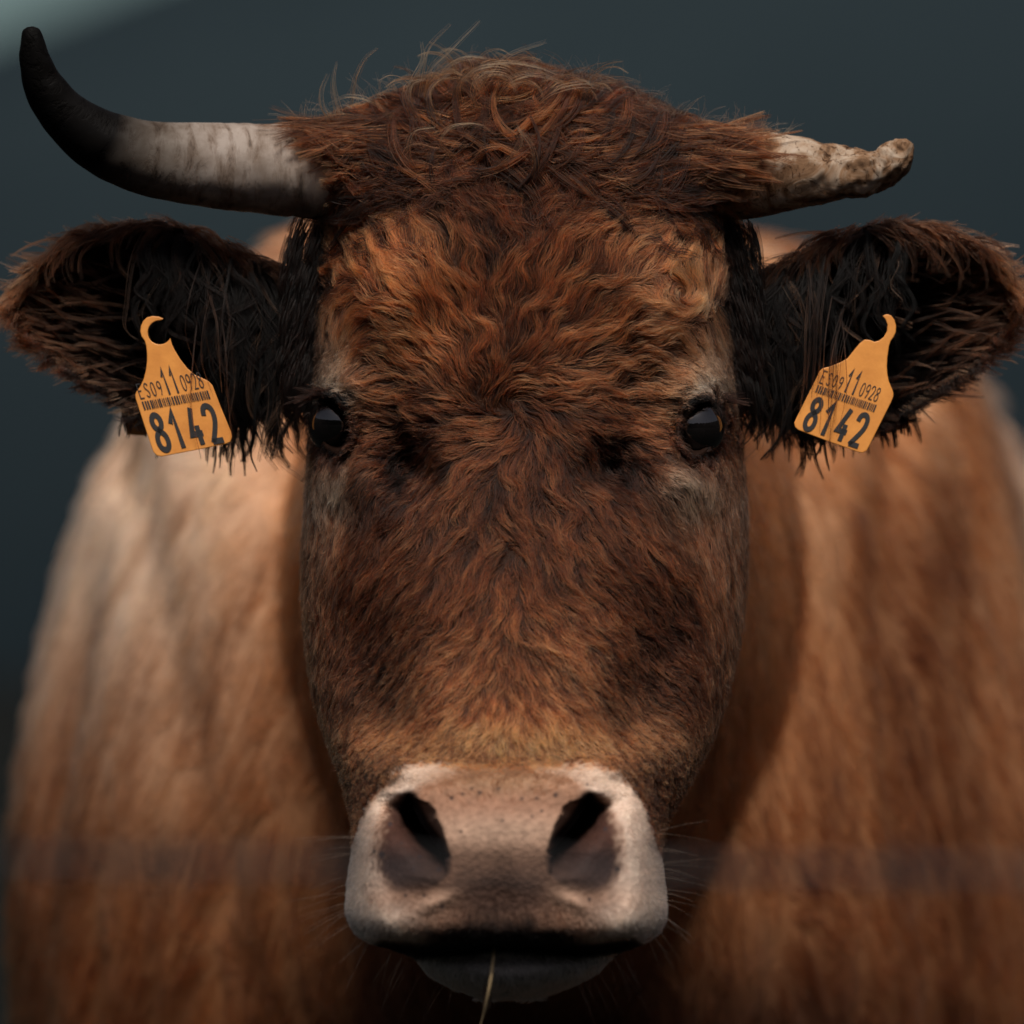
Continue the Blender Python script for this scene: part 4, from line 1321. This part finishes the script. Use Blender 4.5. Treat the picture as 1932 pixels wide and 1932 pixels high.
GL = {
 '0': [[(0.5, 1), (0.15, 0.85), (0.08, 0.5), (0.15, 0.15), (0.5, 0), (0.85, 0.15), (0.92, 0.5), (0.85, 0.85), (0.5, 1)]],
 '1': [[(0.12, 0.68), (0.5, 1), (0.5, 0)]],
 '2': [[(0.08, 0.74), (0.15, 0.93), (0.5, 1), (0.86, 0.9), (0.9, 0.66), (0.7, 0.42), (0.1, 0.0)], [(0.06, 0.03), (0.97, 0.03)]],
 '4': [[(0.62, 1), (0.08, 0.30), (0.98, 0.30)], [(0.66, 0.52), (0.66, 0)]],
 '8': [[(0.5, 0.55), (0.16, 0.67), (0.14, 0.88), (0.5, 1), (0.86, 0.88), (0.84, 0.67), (0.5, 0.55), (0.1, 0.4), (0.1, 0.12), (0.5, 0), (0.9, 0.12), (0.9, 0.4), (0.5, 0.55)]],
 '9': [[(0.88, 0.62), (0.5, 0.45), (0.14, 0.58), (0.12, 0.86), (0.5, 1), (0.86, 0.88), (0.88, 0.6), (0.76, 0.25), (0.5, 0)]],
 'E': [[(0.9, 1), (0.12, 1), (0.12, 0), (0.9, 0)], [(0.12, 0.52), (0.72, 0.52)]],
 'S': [[(0.88, 0.82), (0.6, 1), (0.2, 0.92), (0.14, 0.68), (0.5, 0.52), (0.86, 0.34), (0.8, 0.08), (0.45, 0), (0.12, 0.16)]],
}
def soften(pl):
    """cut the corners of a polyline, keeping its ends"""
    closed = pl[0] == pl[-1]
    for _ in range(2):
        q = []
        for a, b in zip(pl[:-1], pl[1:]):
            q += [(0.75 * a[0] + 0.25 * b[0], 0.75 * a[1] + 0.25 * b[1]), (0.25 * a[0] + 0.75 * b[0], 0.25 * a[1] + 0.75 * b[1])]
        pl = q + [q[0]] if closed else [pl[0]] + q[1:-1] + [pl[-1]]
    return pl
def stroke(pts, w):
    """flat ribbon round a polyline, in tag units"""
    pts = [np.array(p, float) for p in pts]
    V, F = [], []
    n = len(pts)
    for i, p in enumerate(pts):
        a = pts[max(i - 1, 0)]; b = pts[min(i + 1, n - 1)]
        closed = np.allclose(pts[0], pts[-1])
        if closed and i in (0, n - 1): a, b = pts[-2], pts[1]
        d1 = (p - a) / (np.linalg.norm(p - a) + 1e-9); d2 = (b - p) / (np.linalg.norm(b - p) + 1e-9)
        d = d1 + d2; d = d / (np.linalg.norm(d) + 1e-9)
        nrm_ = np.array([-d[1], d[0]])
        cs = max(0.55, abs(d @ (d2 if np.linalg.norm(b - p) > 1e-6 else d1)))
        V += [p + nrm_ * w / 2 / cs, p - nrm_ * w / 2 / cs]
        if i: F.append((2 * i - 2, 2 * i - 1, 2 * i + 1, 2 * i))
    return V, F

def make_tag(outline, hook_c, O, U, Vv, depth, label, back_pts, plane):
    """outline in layout units; O + a*U + b*Vv maps writing units to layout units; plane(x, y) gives depth"""
    zf = plane
    xs = np.array(outline, float)
    root_l = np.array([hook_c[0], hook_c[1], depth + 8])
    root = empty('ear_tag', tuple(conv(root_l)))
    root['label'] = label; root['category'] = 'ear tag'; root['group'] = 'numbered orange ear tags hanging from the ears'
    bm = bmesh.new()
    th = 5.0
    vf = [bm.verts.new(tuple(conv(np.array([x, y, zf(x, y)])))) for x, y in outline]
    f = bm.faces.new(vf)
    f.normal_update()
    r = bmesh.ops.extrude_face_region(bm, geom=[f])
    for v in [g for g in r['geom'] if isinstance(g, bmesh.types.BMVert)]:
        v.co.y += th * S
    bmesh.ops.recalc_face_normals(bm, faces=bm.faces[:])
    rim = [e for e in bm.edges if any(len(fc.verts) > 4 for fc in e.link_faces)]
    bmesh.ops.bevel(bm, geom=rim, offset=1.3 * S, segments=2, profile=0.5, affect='EDGES')
    bmesh.ops.triangulate(bm, faces=[fc for fc in bm.faces if len(fc.verts) > 4])
    me_ = bpy.data.meshes.new('plate'); bm.to_mesh(me_); bm.free()
    me_.materials.append(TAG)
    o = bpy.data.objects.new('plate', me_); COL.objects.link(o); adopt(o, root)
    # writing
    def put(name, polys):
        VV, FF = [], []
        for V, F in polys:
            b0 = len(VV)
            for p in V:
                q = O + p[0] * U + p[1] * Vv
                VV.append(conv(np.array([q[0], q[1], zf(q[0], q[1]) + 1.2])))
            FF += [tuple(b0 + i for i in ff) for ff in F]
        mesh_obj(name, VV, FF, INK, root, False)
    def text(s, x, y, w, h, gap, sw, slant=0):
        out = []
        for ch in s:
            for pl in GL[ch]:
                if ch in '0289S' and len(pl) > 3: pl = soften(pl)
                out.append(stroke([(x + px * w, y + py_ * h) for px, py_ in pl], sw))
            x += w + gap
        return out
    # the writing area is 100 wide; y runs up from the baseline of the big number
    put('large_number', text('8142', 3, 0, 17, 42, 8.0, 6.6))
    rb = np.random.default_rng(4); bars = []; x = 1.0
    while x < 95:
        w = rb.choice([0.9, 1.3, 2.2]); bars.append(([np.array([x, 48.0]), np.array([x + w, 48.0]), np.array([x + w, 57.5]), np.array([x, 57.5])], [(0, 1, 2, 3)]))
        x += w + rb.choice([0.9, 1.3, 1.8])
    put('bar_code', bars)
    pr = text('ES', 1, 61, 7.0, 16, 2.6, 1.2) + text('09', 20, 61, 6.2, 16, 3.0, 1.2) + text('11', 39.5, 60, 8.0, 30, 4.2, 2.9) + text('0928', 64, 61, 6.4, 18, 1.6, 1.2)
    put('small_number', pr)
    # black disc standing in for the dark hole in the tag's eye
    nr_, nc_ = 8, 40
    rad = np.array([0.2, 9, 17, 20, 22.5, 22.5, 20, 0.2]); zz = np.array([-4, -4, -5, -6, -8, -14, -22, -22.0])
    thh = np.linspace(0, 2 * math.pi, nc_, endpoint=False)
    R = np.stack([hook_c[0] + rad[:, None] * np.cos(thh), hook_c[1] + rad[:, None] * np.sin(thh), depth - 42 + zz[:, None] + 0 * thh], -1)
    V, F = loft(R); W = conv(V)
    mesh_obj('eyelet_dark_disc', W, fix_winding(W, F), HOLE, root)
    # back flap behind the ear
    bm = bmesh.new()
    vf = [bm.verts.new(tuple(conv(np.array([x, y, -330.0])))) for x, y in back_pts]
    f = bm.faces.new(vf); r = bmesh.ops.extrude_face_region(bm, geom=[f])
    for v in [g for g in r['geom'] if isinstance(g, bmesh.types.BMVert)]: v.co.y += 6 * S
    bmesh.ops.recalc_face_normals(bm, faces=bm.faces[:])
    me_ = bpy.data.meshes.new('rear_plate'); bm.to_mesh(me_); bm.free(); me_.materials.append(TAG)
    o = bpy.data.objects.new('rear_plate', me_); COL.objects.link(o); adopt(o, root)
    return root

def zm(ox, oy, pts, s=0.3623 * 0.483):
    return [(ox * 0.483 + x * s, oy * 0.483 + y * s) for x, y in pts]
def arc(cx, cy, r, a0, a1, n):
    return [(cx + r * math.cos(math.radians(a)), cy - r * math.sin(math.radians(a))) for a in np.linspace(a0, a1, n)]

left_out = zm(450, 1150, [(520, 262), (470, 240), (400, 234), (340, 250), (300, 290), (278, 340), (270, 400), (285, 455), (318, 500), (335, 560), (343, 640), (343, 720), (333, 810), (308, 910), (272, 990),
    (228, 1050), (216, 1085), (222, 1130), (300, 1370), (390, 1640), (412, 1700), (450, 1738), (500, 1748), (850, 1682), (1190, 1612), (1240, 1590), (1260, 1540), (1246, 1475), (1140, 1220), (1078, 1060), (1050, 985), (1005, 935),
    (930, 898), (860, 868), (780, 800), (700, 700), (640, 600), (612, 540), (596, 486)] + arc(480, 410, 130, -28, -270 + 0, 26)[0:] + [(500, 276)])
right_out = zm(3050, 1150, [(1100, 235), (1120, 220), (1150, 213), (1190, 228), (1225, 275), (1243, 340), (1238, 410), (1215, 460), (1185, 500), (1165, 560), (1148, 680), (1143, 780), (1148, 860), (1165, 940), (1200, 1020),
    (1214, 1065), (1212, 1105), (1190, 1160), (1040, 1460), (950, 1640), (925, 1685), (885, 1708), (840, 1702), (500, 1580), (190, 1462), (155, 1430), (145, 1385), (170, 1330), (330, 1010), (390, 890), (415, 830), (455, 795),
    (520, 782), (640, 735), (720, 690), (800, 590), (850, 530), (905, 487), (960, 492), (1010, 512), (1060, 500), (1110, 460), (1145, 400), (1152, 330), (1130, 270)])
s_ = 0.3623 * 0.483
def pt(ox, oy, x, y): return np.array([ox * 0.483 + x * s_, oy * 0.483 + y * s_])
# left: baseline from (505,1690) to (1200,1565); up leans left
O = pt(450, 1150, 470, 1700); U = (pt(450, 1150, 1215, 1572) - O) / 100; Vv = (pt(450, 1150, 322, 1285) - O) / 44.0
make_tag(left_out, pt(450, 1150, 480, 410), O, U, Vv, -118, 'orange ear tag numbered 8142 in the ear under the long black tipped horn',
         [(228, 768), (262, 740), (300, 790), (275, 822), (240, 820)], lambda x, y: -120 + 0.10 * (y - 620) + 0.06 * (x - 300))
O = pt(3050, 1150, 205, 1435); U = (pt(3050, 1150, 868, 1660) - O) / 100; Vv = (pt(3050, 1150, 350, 1082) - O) / 44.0
make_tag(right_out, pt(3050, 1150, 1020, 360), O, U, Vv, -124, 'orange ear tag numbered 8142 in the ear under the broken horn, partly behind locks',
         [(1720, 768), (1686, 740), (1650, 790), (1675, 818), (1708, 808)], lambda x, y: -125 + 0.10 * (y - 620) - 0.06 * (x - 1660))

# ------------------------------------------------------------------ grass stem in the mouth
def stem():
    m = mat_plain('dry_straw', (0.62, 0.45, 0.24), 0.6)
    md = mat_plain('dry_seed_husk', (0.06, 0.035, 0.02), 0.8)
    root = empty('grass_stem', tuple(conv(np.array([932, 1784, 440]))))
    root['label'] = 'thin dry grass stem hanging from the middle of the mouth'; root['category'] = 'grass stem'
    def tube(name, pts, mat):
        A = np.array(pts, float); th = np.linspace(0, 2 * math.pi, 10, endpoint=False)
        R = A[:, None, :3] + A[:, None, 3:4] * np.stack([np.cos(th), 0 * th, np.sin(th)], -1)[None]
        V, F = loft(R); W = conv(V); return mesh_obj(name, W, fix_winding(W, F), mat, root)
    tube('stalk', [(930, 1770, 400, 3.0), (932, 1786, 455, 3.0), (931, 1805, 520, 3.4), (927, 1840, 535, 3.8), (921, 1875, 530, 3.2), (915, 1905, 510, 2.6), (905, 1940, 485, 1.4), (893, 1975, 480, 0.8)], m)
    tube('seed_husk', [(914, 1855, 506, 0.8), (914, 1870, 506, 4.0), (916, 1885, 504, 6.0), (914, 1900, 502, 4.0), (908, 1912, 500, 1.0)], md)
    tube('seed_husk', [(922, 1868, 500, 0.8), (924, 1882, 500, 3.6), (922, 1898, 498, 4.5), (916, 1915, 496, 1.0)], md)
    tube('leaf_sliver', [(905, 1893, 503, 0.6), (916, 1888, 505, 2.0), (930, 1886, 503, 0.6)], md)
stem()

# ------------------------------------------------------------------ barbed wire between the camera and the cow
def barbed_wire():
    m, nt, b = new_mat('weathered_wire')
    tc = nt.nodes.new('ShaderNodeTexCoord')
    n = noise_node(nt, 200, 4, 0.6, tc.outputs['Object'])
    r = ramp(nt, n.outputs['Fac'], [(0.35, (0.006, 0.0065, 0.008)), (0.7, (0.014, 0.014, 0.017))])
    nt.links.new(r.outputs[0], b.inputs['Base Color']); set_in(b, Roughness=0.7)
    mw_, ntw, bw = new_mat('grey_post_wood')
    tc = ntw.nodes.new('ShaderNodeTexCoord')
    n = noise_node(ntw, 30, 6, 0.65, tc.outputs['Object'])
    r = ramp(ntw, n.outputs['Fac'], [(0.3, (0.05, 0.042, 0.035)), (0.7, (0.16, 0.14, 0.12))])
    ntw.links.new(r.outputs[0], bw.inputs['Base Color']); bump(ntw, bw, n.outputs['Fac'], 0.5, 0.004); set_in(bw, Roughness=0.9)
    Yw = -1.45
    def X(px): return (px - 966) * S * (D + Yw) / D
    def Z(py): return H - (py - 966) * S * (D + Yw) / D
    z0 = Z(1636)
    root = empty('barbed_wire_fence', (0, Yw, 0))
    root['label'] = 'thin barbed wire strand crossing low in front of the cow, blurred to a faint band'
    root['category'] = 'wire fence'
    def tube(name, pts, rad, parent, n_=8, mat=m):
        A = np.array(pts, float); rad = np.broadcast_to(rad, (len(A),))
        T_ = norm(np.gradient(A, axis=0)); ref = np.array([0, 0.3, 1.0]) if abs(T_[0][0]) > 0.5 else np.array([1.0, 0.2, 0])
        b1 = norm(np.cross(T_, ref)); b2 = np.cross(T_, b1)
        th = np.linspace(0, 2 * math.pi, n_, endpoint=False)
        R_ = A[:, None] + rad[:, None, None] * (np.cos(th)[None, :, None] * b1[:, None] + np.sin(th)[None, :, None] * b2[:, None])
        V, F = loft(R_)
        return mesh_obj(name, V, fix_winding(V, F), mat, parent)
    xs = np.linspace(-1.6, 1.6, 900)
    def sag(x): return z0 - 0.004 * (x / 0.3) + 0.02 * ((x / 1.6) ** 2)
    V_, F_ = [], []
    for ph in (0, math.pi):
        A = np.stack([xs, Yw + 0.0016 * np.cos(xs * 130 + ph), sag(xs) + 0.0016 * np.sin(xs * 130 + ph)], -1)
        T_ = norm(np.gradient(A, axis=0)); b1 = norm(np.cross(T_, np.array([0, 0, 1.0]))); b2 = np.cross(T_, b1)
        th = np.linspace(0, 2 * math.pi, 8, endpoint=False)
        R_ = A[:, None] + 0.0014 * (np.cos(th)[None, :, None] * b1[:, None] + np.sin(th)[None, :, None] * b2[:, None])
        V, F = loft(R_); F = fix_winding(V, F)
        F_ += [[i + len(V_) for i in f] for f in F]; V_ += V.tolist()
    mesh_obj('twisted_wire', V_, F_, m, root)
    step = X(1715) - X(310)
    rb = np.random.default_rng(3)
    for k in range(-6, 7):
        x = X(310) + step / 1.0 * k
        if abs(x) > 1.5: continue
        zc = sag(x); V_, F_ = [], []
        # a coil round the strands and four sharp ends
        t = np.linspace(0, 4 * math.pi, 50)
        coil = np.stack([x - 0.005 + 0.010 * t / t[-1], Yw + 0.0042 * np.cos(t), zc + 0.0042 * np.sin(t)], -1)
        segs = [(coil, 0.0013)]
        for a_ in (0.6, 2.3, 3.8, 5.3):
            dr = np.array([rb.uniform(-0.4, 0.4), math.cos(a_) * 0.7, math.sin(a_)])
            dr /= np.linalg.norm(dr)
            st_ = np.array([x + rb.uniform(-0.005, 0.005), Yw, zc])
            q = np.linspace(0.003, 0.019, 8)[:, None] * dr + st_
            segs.append((q, np.linspace(0.0013, 0.0002, 8)))
        for A, rd in segs:
            rd = np.broadcast_to(rd, (len(A),))
            T_ = norm(np.gradient(A, axis=0)); b1 = norm(np.cross(T_, np.array([0.9, 0.3, 0.31]))); b2 = np.cross(T_, b1)
            th = np.linspace(0, 2 * math.pi, 7, endpoint=False)
            R_ = A[:, None] + rd[:, None, None] * (np.cos(th)[None, :, None] * b1[:, None] + np.sin(th)[None, :, None] * b2[:, None])
            V, F = loft(R_); F = fix_winding(V, F)
            F_ += [[i + len(V_) for i in f] for f in F]; V_ += V.tolist()
        mesh_obj('barb', V_, F_, m, root)
    for x in (-1.6, 1.6):
        zs_ = np.linspace(-0.1, 1.32, 20)
        tube('post', np.stack([np.full(20, x) + 0.004 * np.sin(zs_ * 9), np.full(20, Yw + 0.045), zs_], -1), np.where(zs_ > 1.3, 0.03, 0.042), root, 20, mw_)
barbed_wire()
